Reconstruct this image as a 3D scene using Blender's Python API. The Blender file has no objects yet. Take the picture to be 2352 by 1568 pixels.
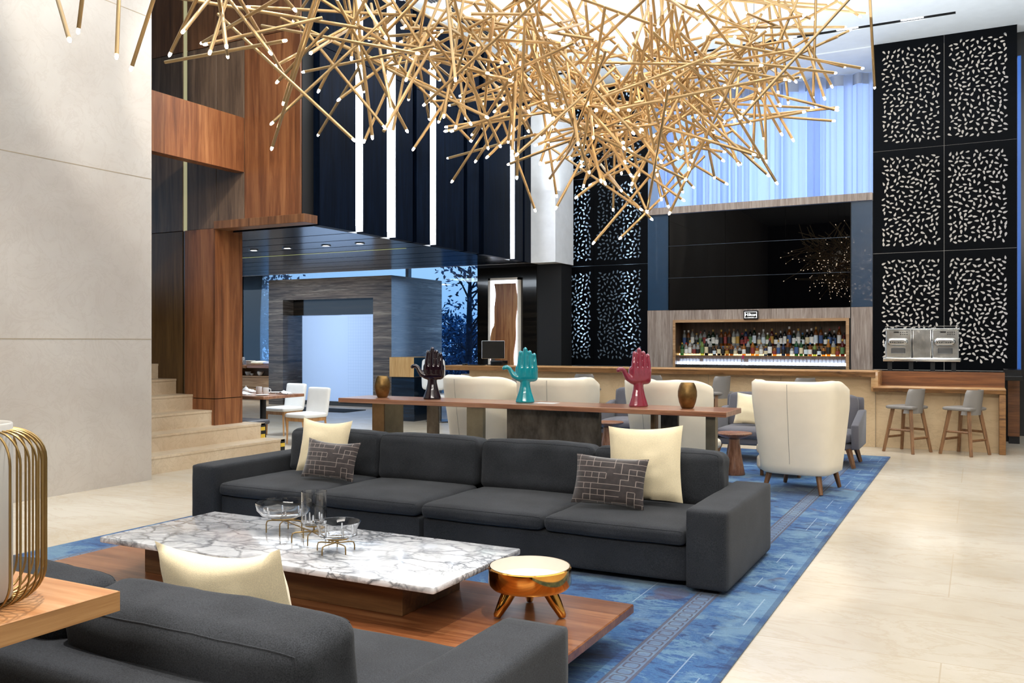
import bpy, bmesh, math, random
from mathutils import Vector, Matrix, noise
from mathutils.geometry import delaunay_2d_cdt
PI = math.pi
C = bpy.context.scene.collection
R_ = random.Random(7)

# ---------------------------------------------------------------- colour / materials
def lin(h):
    h = h.lstrip('#'); o = []
    for i in (0, 2, 4):
        c = int(h[i:i+2], 16) / 255
        o.append(c/12.92 if c <= .04045 else ((c+.055)/1.055)**2.4)
    return (*o, 1.0)

class NT:
    """small helper round a material's node tree"""
    def __init__(s, name):
        s.m = bpy.data.materials.new(name); s.m.use_nodes = True
        s.t = s.m.node_tree; s.b = s.t.nodes['Principled BSDF']; s.out = s.t.nodes['Material Output']
    def n(s, typ, **kw):
        nd = s.t.nodes.new(typ)
        for k, v in kw.items():
            if k in nd.inputs.keys() if hasattr(nd.inputs, 'keys') else False: nd.inputs[k].default_value = v
            else: setattr(nd, k, v)
        return nd
    def l(s, a, b): s.t.links.new(a, b)
    def coord(s, kind='Object', scale=(1, 1, 1), rot=(0, 0, 0), loc=(0, 0, 0)):
        tc = s.n('ShaderNodeTexCoord'); mp = s.n('ShaderNodeMapping')
        mp.inputs['Scale'].default_value = scale; mp.inputs['Rotation'].default_value = rot; mp.inputs['Location'].default_value = loc
        s.l(tc.outputs[kind], mp.inputs['Vector']); return mp.outputs['Vector']
    def noise(s, vec, scale=5, detail=4, rough=.55, dist=0):
        nd = s.n('ShaderNodeTexNoise'); nd.inputs['Scale'].default_value = scale; nd.inputs['Detail'].default_value = detail
        nd.inputs['Roughness'].default_value = rough; nd.inputs['Distortion'].default_value = dist
        s.l(vec, nd.inputs['Vector']); return nd.outputs['Fac']
    def ramp(s, fac, stops, interp='LINEAR'):
        r = s.n('ShaderNodeValToRGB'); e = r.color_ramp.elements; r.color_ramp.interpolation = interp
        while len(e) < len(stops): e.new(.5)
        for i, (p, c) in enumerate(stops):
            e[i].position = p; e[i].color = lin(c) if isinstance(c, str) else ((c, c, c, 1) if not isinstance(c, tuple) else c)
        s.l(fac, r.inputs['Fac']); return r.outputs['Color']
    def mix(s, fac, a, b, mode='MIX'):
        m = s.n('ShaderNodeMix'); m.data_type = 'RGBA'; m.blend_type = mode
        for v, i in ((fac, 0), (a, 6), (b, 7)):
            if hasattr(v, 'is_linked') or hasattr(v, 'links'): s.l(v, m.inputs[i])
            elif isinstance(v, str): m.inputs[i].default_value = lin(v)
            else: m.inputs[i].default_value = v
        return m.outputs[2]
    def math(s, op, a, b=None, c=None):
        m = s.n('ShaderNodeMath'); m.operation = op
        for i, v in enumerate((a, b, c)):
            if v is None: continue
            if hasattr(v, 'links'): s.l(v, m.inputs[i])
            else: m.inputs[i].default_value = v
        return m.outputs[0]
    def bump(s, h, strength=.2, dist=.01):
        b = s.n('ShaderNodeBump'); b.inputs['Strength'].default_value = strength; b.inputs['Distance'].default_value = dist
        s.l(h, b.inputs['Height']); s.l(b.outputs['Normal'], s.b.inputs['Normal'])
    def set(s, **kw):
        al = dict(rough='Roughness', metal='Metallic', spec='Specular IOR Level', coat='Coat Weight', coatr='Coat Roughness', trans='Transmission Weight',
                  ior='IOR', es='Emission Strength', alpha='Alpha', sheen='Sheen Weight', sss='Subsurface Weight')
        for k, v in kw.items():
            if k == 'col': s.b.inputs['Base Color'].default_value = lin(v)
            elif k == 'ec': s.b.inputs['Emission Color'].default_value = lin(v)
            else: s.b.inputs[al[k]].default_value = v
        return s

def plain(name, col, var=.06, scale=6, **kw):
    """one colour with a soft mottling"""
    s = NT(name); kw.setdefault('rough', .5); s.set(**kw)
    f = s.noise(s.coord(), scale, 3)
    c = lin(col); d = tuple(min(1, x*(1-var*2)) for x in c[:3]) + (1,); e = tuple(min(1, x*(1+var)) for x in c[:3]) + (1,)
    s.l(s.ramp(f, [(.3, d), (.7, e)]), s.b.inputs['Base Color']); return s.m

def glow(name, col, strength, sample=True):
    s = NT(name); s.set(col=col, ec=col, es=strength, rough=.4)
    if not sample:
        s.m.cycles.emission_sampling = 'NONE'
    return s.m

def wood(name, dark, mid, light, axis=0, scale=1.0, rough=.38, board=0, baxis=1, coat=.0, grain=1.0):
    """long streaky grain along an axis; board > 0 gives planks of that width with their own tone"""
    s = NT(name); s.set(rough=rough, coat=coat, coatr=.15)
    sc = [9*scale]*3; sc[axis] = .55*scale
    v = s.coord(scale=tuple(sc))
    if board:
        tc = s.n('ShaderNodeTexCoord'); sp = s.n('ShaderNodeSeparateXYZ'); s.l(tc.outputs['Object'], sp.inputs[0])
        bi = s.math('FLOOR', s.math('DIVIDE', sp.outputs[baxis], board))
        wn = s.n('ShaderNodeTexWhiteNoise'); wn.noise_dimensions = '1D'; s.l(bi, wn.inputs['W'])
        ad = s.n('ShaderNodeVectorMath'); ad.operation = 'MULTIPLY_ADD'; s.l(wn.outputs['Color'], ad.inputs[0]); ad.inputs[1].default_value = (20, 20, 20); s.l(v, ad.inputs[2])
        v = ad.outputs[0]
    f1 = s.noise(v, 1.0, 6, .6, 1.2)
    f2 = s.noise(v, 5.0, 5, .7, .4)
    f = s.math('ADD', s.math('MULTIPLY', f1, .72), s.math('MULTIPLY', f2, .28*grain))
    c = s.ramp(f, [(.3, dark), (.47, mid), (.66, light)])
    if board:
        c = s.mix(s.math('MULTIPLY', wn.outputs['Value'], .45), c, dark, 'MIX')
    s.l(c, s.b.inputs['Base Color']); s.bump(f2, .08, .004); return s.m

def fabric(name, col, var=.12, weave=420, rough=.9, sheen=.25, big=3):
    s = NT(name); s.set(rough=rough, sheen=sheen, spec=.2)
    v = s.coord(); f = s.noise(v, weave, 2, .7); g = s.noise(v, big, 3)
    c = lin(col); d = tuple(x*(1-var*2.2) for x in c[:3]) + (1,); e = tuple(min(1, x*(1+var*1.6)) for x in c[:3]) + (1,)
    h = s.math('ADD', s.math('MULTIPLY', f, .7), s.math('MULTIPLY', g, .3))
    s.l(s.ramp(h, [(.35, d), (.65, e)]), s.b.inputs['Base Color']); s.bump(f, .25, .002); return s.m

def glassy(name, col='#ffffff', rough=.0, ior=1.45):
    s = NT(name); s.set(col=col, rough=rough, trans=1.0, ior=ior); return s.m

def thin_glass(name, tint='#dfeaf2', refl=.12, rough=.0):
    """single sheet pane: mostly clear, a little mirror"""
    s = NT(name); t = s.n('ShaderNodeBsdfTransparent'); t.inputs['Color'].default_value = lin(tint)
    g = s.n('ShaderNodeBsdfGlossy'); g.inputs['Roughness'].default_value = rough
    lw = s.n('ShaderNodeFresnel'); lw.inputs['IOR'].default_value = 1.45
    mx = s.n('ShaderNodeMixShader'); s.l(s.math('ADD', lw.outputs[0], refl*.3), mx.inputs[0]); s.l(t.outputs[0], mx.inputs[1]); s.l(g.outputs[0], mx.inputs[2])
    s.l(mx.outputs[0], s.out.inputs['Surface']); return s.m

def stone(name, a, b, vein, rough=.35, scale=1.0, tile=None, joint='#b9a88e', coat=0, vs=.6, bump=0, tloc=(0, 0, 0)):
    """limestone: soft clouds, thin broken veins, optional tile joints (tile=(tx,ty))"""
    s = NT(name); s.set(rough=rough, coat=coat, coatr=.08)
    v = s.coord(scale=(scale,)*3)
    f = s.noise(v, .7, 6, .6, .3)
    c = s.ramp(f, [(.32, a), (.68, b)])
    vv = s.coord(scale=(scale*.8, scale*2.2, scale*2.2))
    n2 = s.noise(vv, 1.3, 8, .68, 1.4)
    vn = s.math('ABSOLUTE', s.math('SUBTRACT', n2, .5))
    vm = s.ramp(vn, [(0, vs), (.035, 0.0)])
    c = s.mix(vm, c, vein)
    fine = s.noise(v, 24, 4, .7)
    c = s.mix(s.ramp(fine, [(.62, 0.0), (.75, .25)]), c, vein)
    if tile:
        tc = s.coord(loc=tloc)
        br = s.n('ShaderNodeTexBrick'); br.offset = .5; s.l(tc, br.inputs['Vector'])
        br.inputs['Scale'].default_value = 1; br.inputs['Brick Width'].default_value = tile[0]; br.inputs['Row Height'].default_value = tile[1]
        br.inputs['Mortar Size'].default_value = .0035; br.inputs['Mortar Smooth'].default_value = 0
        br.inputs['Color1'].default_value = (1, 1, 1, 1); br.inputs['Color2'].default_value = (.9, .88, .86, 1); br.inputs['Mortar'].default_value = (1, 1, 1, 1)
        c = s.mix(.55, c, br.outputs['Color'], 'MULTIPLY')
        c = s.mix(s.math('MULTIPLY', br.outputs['Fac'], .7), c, joint)
    s.l(c, s.b.inputs['Base Color'])
    if bump: s.bump(s.noise(v, 40, 5), bump, .004)
    return s.m

def metal(name, col, rough=.3, var=.15, scale=6, stretch=(1, 1, 1)):
    s = NT(name); s.set(metal=1.0, rough=rough)
    f = s.noise(s.coord(scale=stretch), scale, 5, .65)
    c = lin(col); d = tuple(x*(1-var*2) for x in c[:3]) + (1,)
    s.l(s.ramp(f, [(.35, d), (.65, c)]), s.b.inputs['Base Color'])
    rr = s.n('ShaderNodeMapRange'); rr.inputs[3].default_value = max(.02, rough-.08); rr.inputs[4].default_value = rough+.1
    s.l(f, rr.inputs[0]); s.l(rr.outputs[0], s.b.inputs['Roughness']); return s.m

# ---------------------------------------------------------------- mesh builder
class MB:
    def __init__(s): s.bm = bmesh.new()
    def box(s, lo, hi, r=0, seg=2, M=None):
        g = bmesh.ops.create_cube(s.bm, size=1)['verts']
        for v in g:
            v.co = Vector([(lo[i]+hi[i])/2 + v.co[i]*(hi[i]-lo[i]) for i in range(3)])
        if r:
            es = list({e for v in g for e in v.link_edges})
            res = bmesh.ops.bevel(s.bm, geom=es, offset=r, segments=seg, profile=.5, affect='EDGES')
            g = list({v for v in res['verts']} | {v for v in g if v.is_valid})
        if M is not None:
            for v in g: v.co = M @ v.co
        return s
    def tube(s, pts, r, n=8, caps=True, r2=None):
        pts = [Vector(p) for p in pts]; rings = []; k = len(pts)
        up = None
        for i, p in enumerate(pts):
            d = ((pts[min(i+1, k-1)] - pts[max(i-1, 0)])).normalized()
            if up is None:
                up = Vector((0, 0, 1)) if abs(d.z) < .9 else Vector((1, 0, 0))
            a = (up - d*up.dot(d)).normalized(); up = a; b = d.cross(a)
            rr = r[i] if isinstance(r, (list, tuple)) else (r if r2 is None else r + (r2-r)*i/(k-1))
            rings.append([s.bm.verts.new(p + (a*math.cos(2*PI*j/n) + b*math.sin(2*PI*j/n))*rr) for j in range(n)])
        for i in range(k-1):
            for j in range(n):
                s.bm.faces.new((rings[i][j], rings[i][(j+1) % n], rings[i+1][(j+1) % n], rings[i+1][j]))
        if caps:
            s.bm.faces.new(rings[0][::-1]); s.bm.faces.new(rings[-1])
        return s
    def lathe(s, prof, c=(0, 0, 0), n=24, sx=1, sy=1):
        """profile [(r,z)...]; r=0 ends are closed to a point"""
        rings = []
        for r, z in prof:
            if r <= 1e-6: rings.append([s.bm.verts.new((c[0], c[1], c[2]+z))])
            else: rings.append([s.bm.verts.new((c[0]+sx*r*math.cos(2*PI*j/n), c[1]+sy*r*math.sin(2*PI*j/n), c[2]+z)) for j in range(n)])
        for a, b in zip(rings, rings[1:]):
            for j in range(n):
                q = (a[j] if len(a) > 1 else a[0], a[(j+1) % n] if len(a) > 1 else a[0], b[(j+1) % n] if len(b) > 1 else b[0], b[j] if len(b) > 1 else b[0])
                q = list(dict.fromkeys(q))
                if len(q) > 2: s.bm.faces.new(q)
        return s
    def prism(s, poly, h, M=None):
        """polygon in xy extruded h in z, then placed by M"""
        lo = [s.bm.verts.new((x, y, 0)) for x, y in poly]; hi = [s.bm.verts.new((x, y, h)) for x, y in poly]
        k = len(poly); s.bm.faces.new(lo[::-1]); s.bm.faces.new(hi)
        for i in range(k): s.bm.faces.new((lo[i], lo[(i+1) % k], hi[(i+1) % k], hi[i]))
        if M is not None:
            for v in lo+hi: v.co = M @ v.co
        return s
    def quad(s, *p):
        s.bm.faces.new([s.bm.verts.new(q) for q in p]); return s
    def grid(s, f, nu, nv, closeu=False):
        vs = [[s.bm.verts.new(f(i/nu, j/nv)) for j in range(nv+1)] for i in range(nu if closeu else nu+1)]
        for i in range(nu):
            for j in range(nv):
                a, b = vs[i], vs[(i+1) % len(vs)]
                s.bm.faces.new((a[j], b[j], b[j+1], a[j+1]))
        return s
    def cushion(s, lo, hi, r=.06, bulge=.03, n=14, wr=.004, seed=0, M=None, faces=(1, 1, 1)):
        """stuffed block: rounded corners, faces swelling by `bulge`, small creases"""
        h = [(hi[i]-lo[i])/2 for i in range(3)]; c = Vector([(hi[i]+lo[i])/2 for i in range(3)])
        t = [math.copysign(abs(x)**.6, x) for x in [-1+2*i/n for i in range(n+1)]]
        g = {}
        def V(i, j, k):
            key = (i, j, k)
            if key in g: return g[key]
            p = Vector((t[i]*h[0], t[j]*h[1], t[k]*h[2])); q = Vector([max(-(h[a]-r), min(h[a]-r, p[a])) if h[a] > r else 0 for a in range(3)])
            d = p-q
            if d.length > 1e-9: p = q + d.normalized()*min(r, max(d.length, 0) if d.length < r else r)
            u = [p[a]/h[a] for a in range(3)]
            for a in range(3):
                o = [b for b in range(3) if b != a]
                w = max(0, 1-u[o[0]]**4)*max(0, 1-u[o[1]]**4)
                if abs(u[a]) > .3: p[a] += math.copysign(bulge*faces[a]*w*min(1, (abs(u[a])-.3)/.5), u[a])
            if wr:
                nn = noise.noise(Vector((p.x*7+seed*3.1, p.y*7, p.z*9)))*wr + noise.noise(Vector((p.x*22+seed, p.y*22, p.z*22)))*wr*.35
                p += p.normalized()*nn
            p = p + c
            g[key] = s.bm.verts.new(M @ p if M is not None else p); return g[key]
        s.g, s.n = g, n
        for a in range(3):
            b, d = (a+1) % 3, (a+2) % 3
            for side in (0, n):
                for i in range(n):
                    for j in range(n):
                        q = []
                        for (x, y) in ((i, j), (i+1, j), (i+1, j+1), (i, j+1)):
                            k = [0, 0, 0]; k[a] = side; k[b] = x; k[d] = y; q.append(V(*k))
                        if side == 0: q = q[::-1]
                        s.bm.faces.new(q)
        return s
    def seam(s, fix):
        """line of points along one edge of the last stuffed block; fix = (x, y, z) with None on the running axis, 0 / 1 elsewhere"""
        out = []
        for i in range(s.n+1):
            out.append(s.g[tuple(i if f is None else f*s.n for f in fix)].co.copy())
        return out
    def pillow(s, w, h, th, n=18, pinch=.07, seed=0, sag=0, M=None):
        """knife-edge throw pillow in the xz plane, thickness along y, standing on z=0"""
        vs = {}
        def P(i, j, side):
            u = -1+2*i/n; v = -1+2*j/n
            e = max(0, (1-u*u))**.42 * max(0, (1-v*v))**.42
            if e == 0: side = 0
            k = (i, j, side)
            if k in vs: return vs[k]
            x = u*w/2*(1-pinch*(1-v*v)); z = v*h/2*(1-pinch*(1-u*u))
            y = side*th/2*e
            y += noise.noise(Vector((u*2.2+seed, v*2.2, side*3)))*th*.09*e
            z -= sag*max(0, v)*(1-u*u)*h*.5
            p = Vector((x, y, z+h/2)); vs[k] = s.bm.verts.new(M @ p if M is not None else p); return vs[k]
        for side in (-1, 1):
            for i in range(n):
                for j in range(n):
                    q = [P(i, j, side), P(i+1, j, side), P(i+1, j+1, side), P(i, j+1, side)]
                    if side > 0: q = q[::-1]
                    s.bm.faces.new(q)
        return s
    def transform(s, M):
        bmesh.ops.transform(s.bm, matrix=M, verts=s.bm.verts[:]); return s
    def build(s, name, m, parent=None, smooth=35, inv=None, recalc=True):
        if inv is not None: bmesh.ops.transform(s.bm, matrix=inv, verts=s.bm.verts[:])
        if recalc: bmesh.ops.recalc_face_normals(s.bm, faces=s.bm.faces[:])
        me = bpy.data.meshes.new(name); s.bm.to_mesh(me); s.bm.free()
        for mm in (m if isinstance(m, (list, tuple)) else [m]): me.materials.append(mm)
        if smooth:
            me.polygons.foreach_set('use_smooth', [True]*len(me.polygons))
            try: me.set_sharp_from_angle(angle=math.radians(smooth))
            except Exception: pass
        o = bpy.data.objects.new(name, me); C.objects.link(o)
        if parent is not None: o.parent = parent
        return o

# ---------------------------------------------------------------- things, parts, copies
def tag(o, label=None, cat=None, group=None, kind=None):
    if label: o['label'] = label
    if cat: o['category'] = cat
    if group: o['group'] = group
    if kind: o['kind'] = kind
    return o
INV = {}
def thing(name, label, cat, loc=(0, 0, 0), rotz=0, group=None):
    o = bpy.data.objects.new(name, None); C.objects.link(o); o.empty_display_size = .1
    o.location = loc; o.rotation_euler = (0, 0, rotz)
    INV[o.name] = (Matrix.Translation(Vector(loc)) @ Matrix.Rotation(rotz, 4, 'Z')).inverted()
    return tag(o, label, cat, group)
def wpart(name, mb, m, root, parent=None, **kw):
    """a part whose shape was given in room coordinates, put under its thing"""
    return mb.build(name, m, parent or root, inv=INV[root.name], **kw)
def solo(name, mb, m, label, cat, group=None, **kw):
    """a thing that is one mesh: origin moved to its base centre"""
    xs = [v.co for v in mb.bm.verts]; lo = [min(v[i] for v in xs) for i in range(3)]; hi = [max(v[i] for v in xs) for i in range(3)]
    c = Vector(((lo[0]+hi[0])/2, (lo[1]+hi[1])/2, lo[2]))
    o = mb.build(name, m, None, inv=Matrix.Translation(-c), **kw); o.location = c
    return tag(o, label, cat, group)
def struct(name, mb, m, parent=None, **kw):
    kw.setdefault('smooth', 0)
    o = mb.build(name, m, parent, **kw)
    if parent is None: o['kind'] = 'structure'
    return o
def dup(root, loc, rotz=0, label=None, group=None, mats=None):
    r = root.copy(); C.objects.link(r); r.location = loc; r.rotation_euler = (0, 0, rotz)
    if label: r['label'] = label
    if group: r['group'] = group
    for ch in list(root.children):
        c = ch.copy(); C.objects.link(c); c.parent = r
        for g in ch.children:
            d = g.copy(); C.objects.link(d); d.parent = c
    return r
def remat(o, m, slot=0):
    o.material_slots[slot].link = 'OBJECT'; o.material_slots[slot].material = m
def up_area(name, loc, size, power, col=(1, 1, 1), rot=(0, 0, 0), sy=None, spread=None):
    L = bpy.data.lights.new(name, 'AREA'); L.energy = power; L.color = col; L.size = size
    if sy: L.shape = 'RECTANGLE'; L.size_y = sy
    if spread: L.spread = spread
    o = bpy.data.objects.new(name, L); C.objects.link(o); o.location = loc; o.rotation_euler = rot; return o
def spot(name, loc, target, power, angle=50, blend=.5, col=(1, 1, 1), size=.08):
    L = bpy.data.lights.new(name, 'SPOT'); L.energy = power; L.color = col; L.spot_size = math.radians(angle); L.spot_blend = blend; L.shadow_soft_size = size
    o = bpy.data.objects.new(name, L); C.objects.link(o); o.location = loc
    o.rotation_euler = (Vector(target)-Vector(loc)).to_track_quat('-Z', 'Y').to_euler(); return o
ORD = ('first second third fourth fifth sixth seventh eighth ninth tenth eleventh twelfth thirteenth fourteenth fifteenth sixteenth seventeenth eighteenth '
       'nineteenth twentieth').split()
def ordinal(i):
    if i < 20: return ORD[i]
    n = i+1; tens = {2: 'twenty', 3: 'thirty', 4: 'forty', 5: 'fifty', 6: 'sixty'}[n // 10]
    return {2: 'twentieth', 3: 'thirtieth', 4: 'fortieth', 5: 'fiftieth', 6: 'sixtieth'}[n//10] if n % 10 == 0 else tens + '-' + ORD[n % 10 - 1]
# ---------------------------------------------------------------- materials
M = {}
M['floor'] = stone('floor_limestone', '#bfb29c', '#d4ccbd', '#b39b77', rough=.26, scale=.9, tile=(2.4, 1.2), coat=.05, vs=.24, tloc=(.15, .2, 0))
M['wallstone'] = stone('beige_limestone_wall', '#b0a79d', '#c4bdb4', '#a3968a', rough=.5, scale=1.1, vs=.22)
M['stair'] = stone('stair_limestone', '#bfa788', '#d8c6ab', '#ab9273', rough=.4, scale=1.6, vs=.35)
M['barstone'] = stone('bar_sandstone', '#c8ab82', '#dcc29b', '#a5865f', rough=.45, scale=1.5, vs=.25)
M['dark_back'] = wood('dark_rear_wall', '#120b07', '#24160e', '#352217', axis=2, scale=1, rough=.6)
M['joint'] = plain('stone_joint', '#a2937c', rough=.8)
M['white'] = plain('white_paint', '#e4e8ec', .03, rough=.6)
M['ceil'] = plain('ceiling_paint', '#d3d9de', .02, rough=.7)
M['black'] = plain('black_lacquer', '#07080a', .1, rough=.25)
M['matblack'] = plain('matt_black', '#0b0b0d', .1, rough=.6)
M['walnut_v'] = wood('walnut_upright', '#4a2a17', '#7b4a2a', '#a06a41', axis=2, scale=1.0, board=.42, baxis=0)
M['walnut_vy'] = wood('walnut_upright_parapet', '#5a311b', '#8d5632', '#b37a4d', axis=2, scale=1.0, board=.28, baxis=1)
M['grey_walnut'] = wood('grey_walnut_panel', '#413126', '#65503e', '#846a54', axis=2, scale=1.1)
M['brown_walnut'] = wood('brown_walnut_panel', '#4b301d', '#70492c', '#8f6340', axis=2, scale=1.0)
M['olive_walnut'] = wood('olive_walnut_panel', '#3b2813', '#5c4120', '#775831', axis=2, scale=1.0)
M['table_walnut'] = wood('platform_walnut', '#4f2a16', '#7c4a2b', '#a16e46', axis=0, scale=1.2, board=.21, baxis=1, rough=.28, coat=.2)
M['ped_walnut'] = wood('pedestal_walnut', '#33200f', '#5a3c22', '#7a5633', axis=0, scale=1.3, rough=.4)
M['console'] = wood('console_walnut', '#643f2b', '#946247', '#b98a68', axis=0, scale=1.3, board=.3, baxis=1, rough=.3, coat=.25)
M['console_light'] = wood('honey_walnut', '#9a6238', '#bd8452', '#d7a678', axis=0, scale=1.2, board=.29, baxis=1, rough=.35)
M['console_edge'] = wood('honey_walnut_end', '#7a5230', '#a87a4a', '#c69a66', axis=1, scale=1.6, rough=.4)
M['oak'] = wood('oak_legs', '#8a6038', '#b28150', '#cfa371', axis=2, scale=2.2, rough=.45)
M['darkoak'] = wood('smoked_oak_legs', '#4b301b', '#6f4a2c', '#8f6743', axis=2, scale=2, rough=.45)
M['stool_leg'] = wood('ash_brown_legs', '#553923', '#7b5535', '#98704a', axis=2, scale=2.2, rough=.5)
M['turned'] = wood('turned_walnut', '#4a2c1c', '#7a4f37', '#9f745a', axis=2, scale=2.4, rough=.35)
M['live'] = wood('live_edge_slab', '#7a5230', '#bb8f5f', '#dcb98a', axis=0, scale=1.5, rough=.25, coat=.4)
M['bark'] = wood('live_edge_bark', '#150d07', '#4a2f18', '#94693d', axis=0, scale=2.6, rough=.6, grain=2)
M['barwood'] = wood('bar_upright_walnut', '#3d2413', '#6a4022', '#8b5a33', axis=0, scale=1.6, rough=.35)
M['zebra'] = wood('pale_grey_zebra_wood', '#66584e', '#8f8076', '#b3a69b', axis=2, scale=2.2, rough=.4)
M['buffet'] = wood('buffet_wood', '#8f6b4a', '#b3906a', '#cfb08b', axis=0, scale=1.6, rough=.45)
M['slab'] = wood('slab_wood', '#5a3218', '#8e5a33', '#b98a58', axis=2, scale=1.2, rough=.3)
M['sofa'] = fabric('charcoal_wool', '#303236', .26, weave=260, sheen=.06)
M['armchair'] = fabric('grey_velvet', '#615f65', .1, sheen=.25)
M['beige'] = fabric('cream_boucle', '#eadab6', .07, weave=300, sheen=.2)
M['stoolgrey'] = fabric('taupe_grey_leather', '#8b8681', .04, weave=300, rough=.5, sheen=0)
M['cream'] = plain('cream_leather', '#f2e6cf', .03, scale=3, rough=.42)
M['white_seat'] = plain('white_leatherette', '#eeedea', .02, rough=.45)
M['bench'] = plain('dark_grey_leatherette', '#4a4a4e', .05, rough=.45)
M['brass'] = metal('brushed_brass', '#a18556', .4, .1, 9)
M['rod'] = metal('satin_gold_rod', '#b59a70', .42, .05, 5)
M['gold'] = metal('mirror_gold', '#d49a4c', .07, .02, 3)
M['bronze'] = metal('patina_bronze', '#85796a', .5, .3, 4, (1.5, 1.5, .8))
M['bronze_warm'] = metal('warm_bronze', '#84694b', .4, .2, 3)
M['steel_pale'] = metal('pale_antique_brass', '#9b9079', .36, .15, 4)
M['vase'] = metal('hammered_bronze', '#8f7146', .4, .2, 14)
M['inox'] = metal('polished_steel', '#dcdddb', .2, .08, 3)
M['inox_dark'] = metal('steel_edge', '#6e7072', .3, .1, 3)
M['porcelain'] = plain('white_porcelain', '#eef0f0', .02, rough=.2)
M['ivory'] = plain('ivory_enamel', '#ece4d8', .02, rough=.25)
M['frost'] = plain('frosted_white_glass', '#cdc9c2', .02, rough=.35)
M['tape'] = plain('yellow_tape', '#d9b53a', .05, rough=.5)
M['blackbox'] = wood('black_stained_oak', '#02040a', '#050c18', '#0a1526', axis=2, scale=1.6, rough=.42); M['blackbox'].node_tree.nodes['Principled BSDF'].inputs['Specular IOR Level'].default_value = .05
M['soffit'] = wood('dark_blue_oak', '#060b13', '#0f1c2b', '#1a2c40', axis=0, scale=1.2, rough=.2, coat=.5)
M['gloss_blue'] = plain('gloss_blue_sheen', '#0f3450', .05, rough=.32, coat=.15)  # blue of the video wall's side strips is a reflection put into the colour
M['tv'] = NT('black_glass').set(col='#030304', rough=.0, spec=.17).m
M['tv_line'] = metal('panel_joint', '#56606c', .4)
M['screen_black'] = plain('black_steel_screen', '#05070b', .12, rough=.6, spec=.06)
M['dark_marble'] = None
M['led'] = glow('led_white', '#eef4ff', 14)
M['led_soft'] = glow('led_cool', '#e6f0ff', 5)
M['bulb'] = glow('warm_bulb', '#ffe6c8', 42, sample=False)
M['downlight'] = glow('downlight_disc', '#ffffff', 22, sample=False)
M['text'] = glow('sign_white', '#ffffff', 1.6, sample=False)
M['trunk'] = plain('dusk_bark', '#1b2a3a', .2, rough=.9)
M['leaf_a'] = plain('dusk_leaf', '#2f6a8c', .35, rough=.7, scale=2)
M['leaf_b'] = plain('dusk_leaf_dark', '#17405f', .35, rough=.7, scale=2)
M['ground_out'] = plain('dusk_ground', '#1e3c50', .3, rough=.9)
M['mat'] = plain('charcoal_mat', '#1c2a36', .15, rough=.9)

# striped dark marble of the entrance block
s = NT('striped_dark_marble'); s.set(rough=.16)
v = s.coord(scale=(.22, .22, 7)); f = s.noise(v, 2.6, 5, .62, .3)
s.l(s.ramp(f, [(.3, '#2a2420'), (.42, '#4a413a'), (.5, '#6a6159'), (.56, '#3d362f'), (.63, '#8a837a'), (.7, '#4b433c')]), s.b.inputs['Base Color']); M['dark_marble'] = s.m
# black banded stone behind the reception desk
s = NT('black_banded_stone'); s.set(rough=.1, coat=.5)
v = s.coord(scale=(.3, .3, 6)); f = s.noise(v, 2.2, 5, .6, .3)
s.l(s.ramp(f, [(.4, '#0c0a08'), (.6, '#1b1712'), (.75, '#2a251f')]), s.b.inputs['Base Color']); M['black_stone'] = s.m
# breccia marble
s = NT('arabescato_marble'); s.set(rough=.16, coat=.3, coatr=.05)
v = s.coord(); nz = s.n('ShaderNodeTexNoise'); nz.inputs['Scale'].default_value = 3.2; nz.inputs['Detail'].default_value = 5; s.l(v, nz.inputs['Vector'])
ad = s.n('ShaderNodeVectorMath'); ad.operation = 'MULTIPLY_ADD'; s.l(nz.outputs['Color'], ad.inputs[0]); ad.inputs[1].default_value = (.42, .26, .42); s.l(v, ad.inputs[2])
def vor(sc, wid, st):
    vo = s.n('ShaderNodeTexVoronoi'); vo.feature = 'DISTANCE_TO_EDGE'; vo.inputs['Scale'].default_value = sc
    mp = s.n('ShaderNodeMapping'); mp.inputs['Scale'].default_value = (.6, 1.3, 1); s.l(ad.outputs[0], mp.inputs[0]); s.l(mp.outputs[0], vo.inputs['Vector'])
    return s.ramp(vo.outputs['Distance'], [(0, st), (wid, 0.0)])
k1 = s.noise(v, 2.4, 4); cloud = s.ramp(s.noise(v, 3.0, 6, .7, 1.2), [(.46, 0.0), (.62, .9)])
c = s.mix(s.math('MULTIPLY', vor(6.0, .085, 1.0), s.ramp(k1, [(.35, .35), (.6, 1.0)])), '#e6e6e8', '#66686d')
c = s.mix(s.math('MULTIPLY', vor(14, .11, .9), s.ramp(s.noise(v, 1.7, 3), [(.45, 0.0), (.6, 1.0)])), c, '#585b60')
c = s.mix(s.math('MULTIPLY', cloud, .7), c, '#84888f')
s.l(c, s.b.inputs['Base Color']); M['marble'] = s.m
# velvet with a pale angular key-fret line
s = NT('fret_velvet'); s.set(rough=.75, sheen=.6)
tc = s.coord('Generated', scale=(1, 1, 1)); sp = s.n('ShaderNodeSeparateXYZ'); s.l(tc, sp.inputs[0]); cb = s.n('ShaderNodeCombineXYZ'); s.l(sp.outputs[0], cb.inputs[0]); s.l(sp.outputs[2], cb.inputs[1])
def brick(wd, ht, off, mort, loc, rot=0):
    mp = s.n('ShaderNodeMapping'); mp.inputs['Location'].default_value = loc; mp.inputs['Rotation'].default_value = (0, 0, rot); s.l(cb.outputs[0], mp.inputs[0])
    b = s.n('ShaderNodeTexBrick'); b.offset = off; b.inputs['Scale'].default_value = 1; b.inputs['Brick Width'].default_value = wd; b.inputs['Row Height'].default_value = ht
    b.inputs['Mortar Size'].default_value = mort; b.inputs['Mortar Smooth'].default_value = 0; s.l(mp.outputs[0], b.inputs['Vector']); return b.outputs['Fac']
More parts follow.
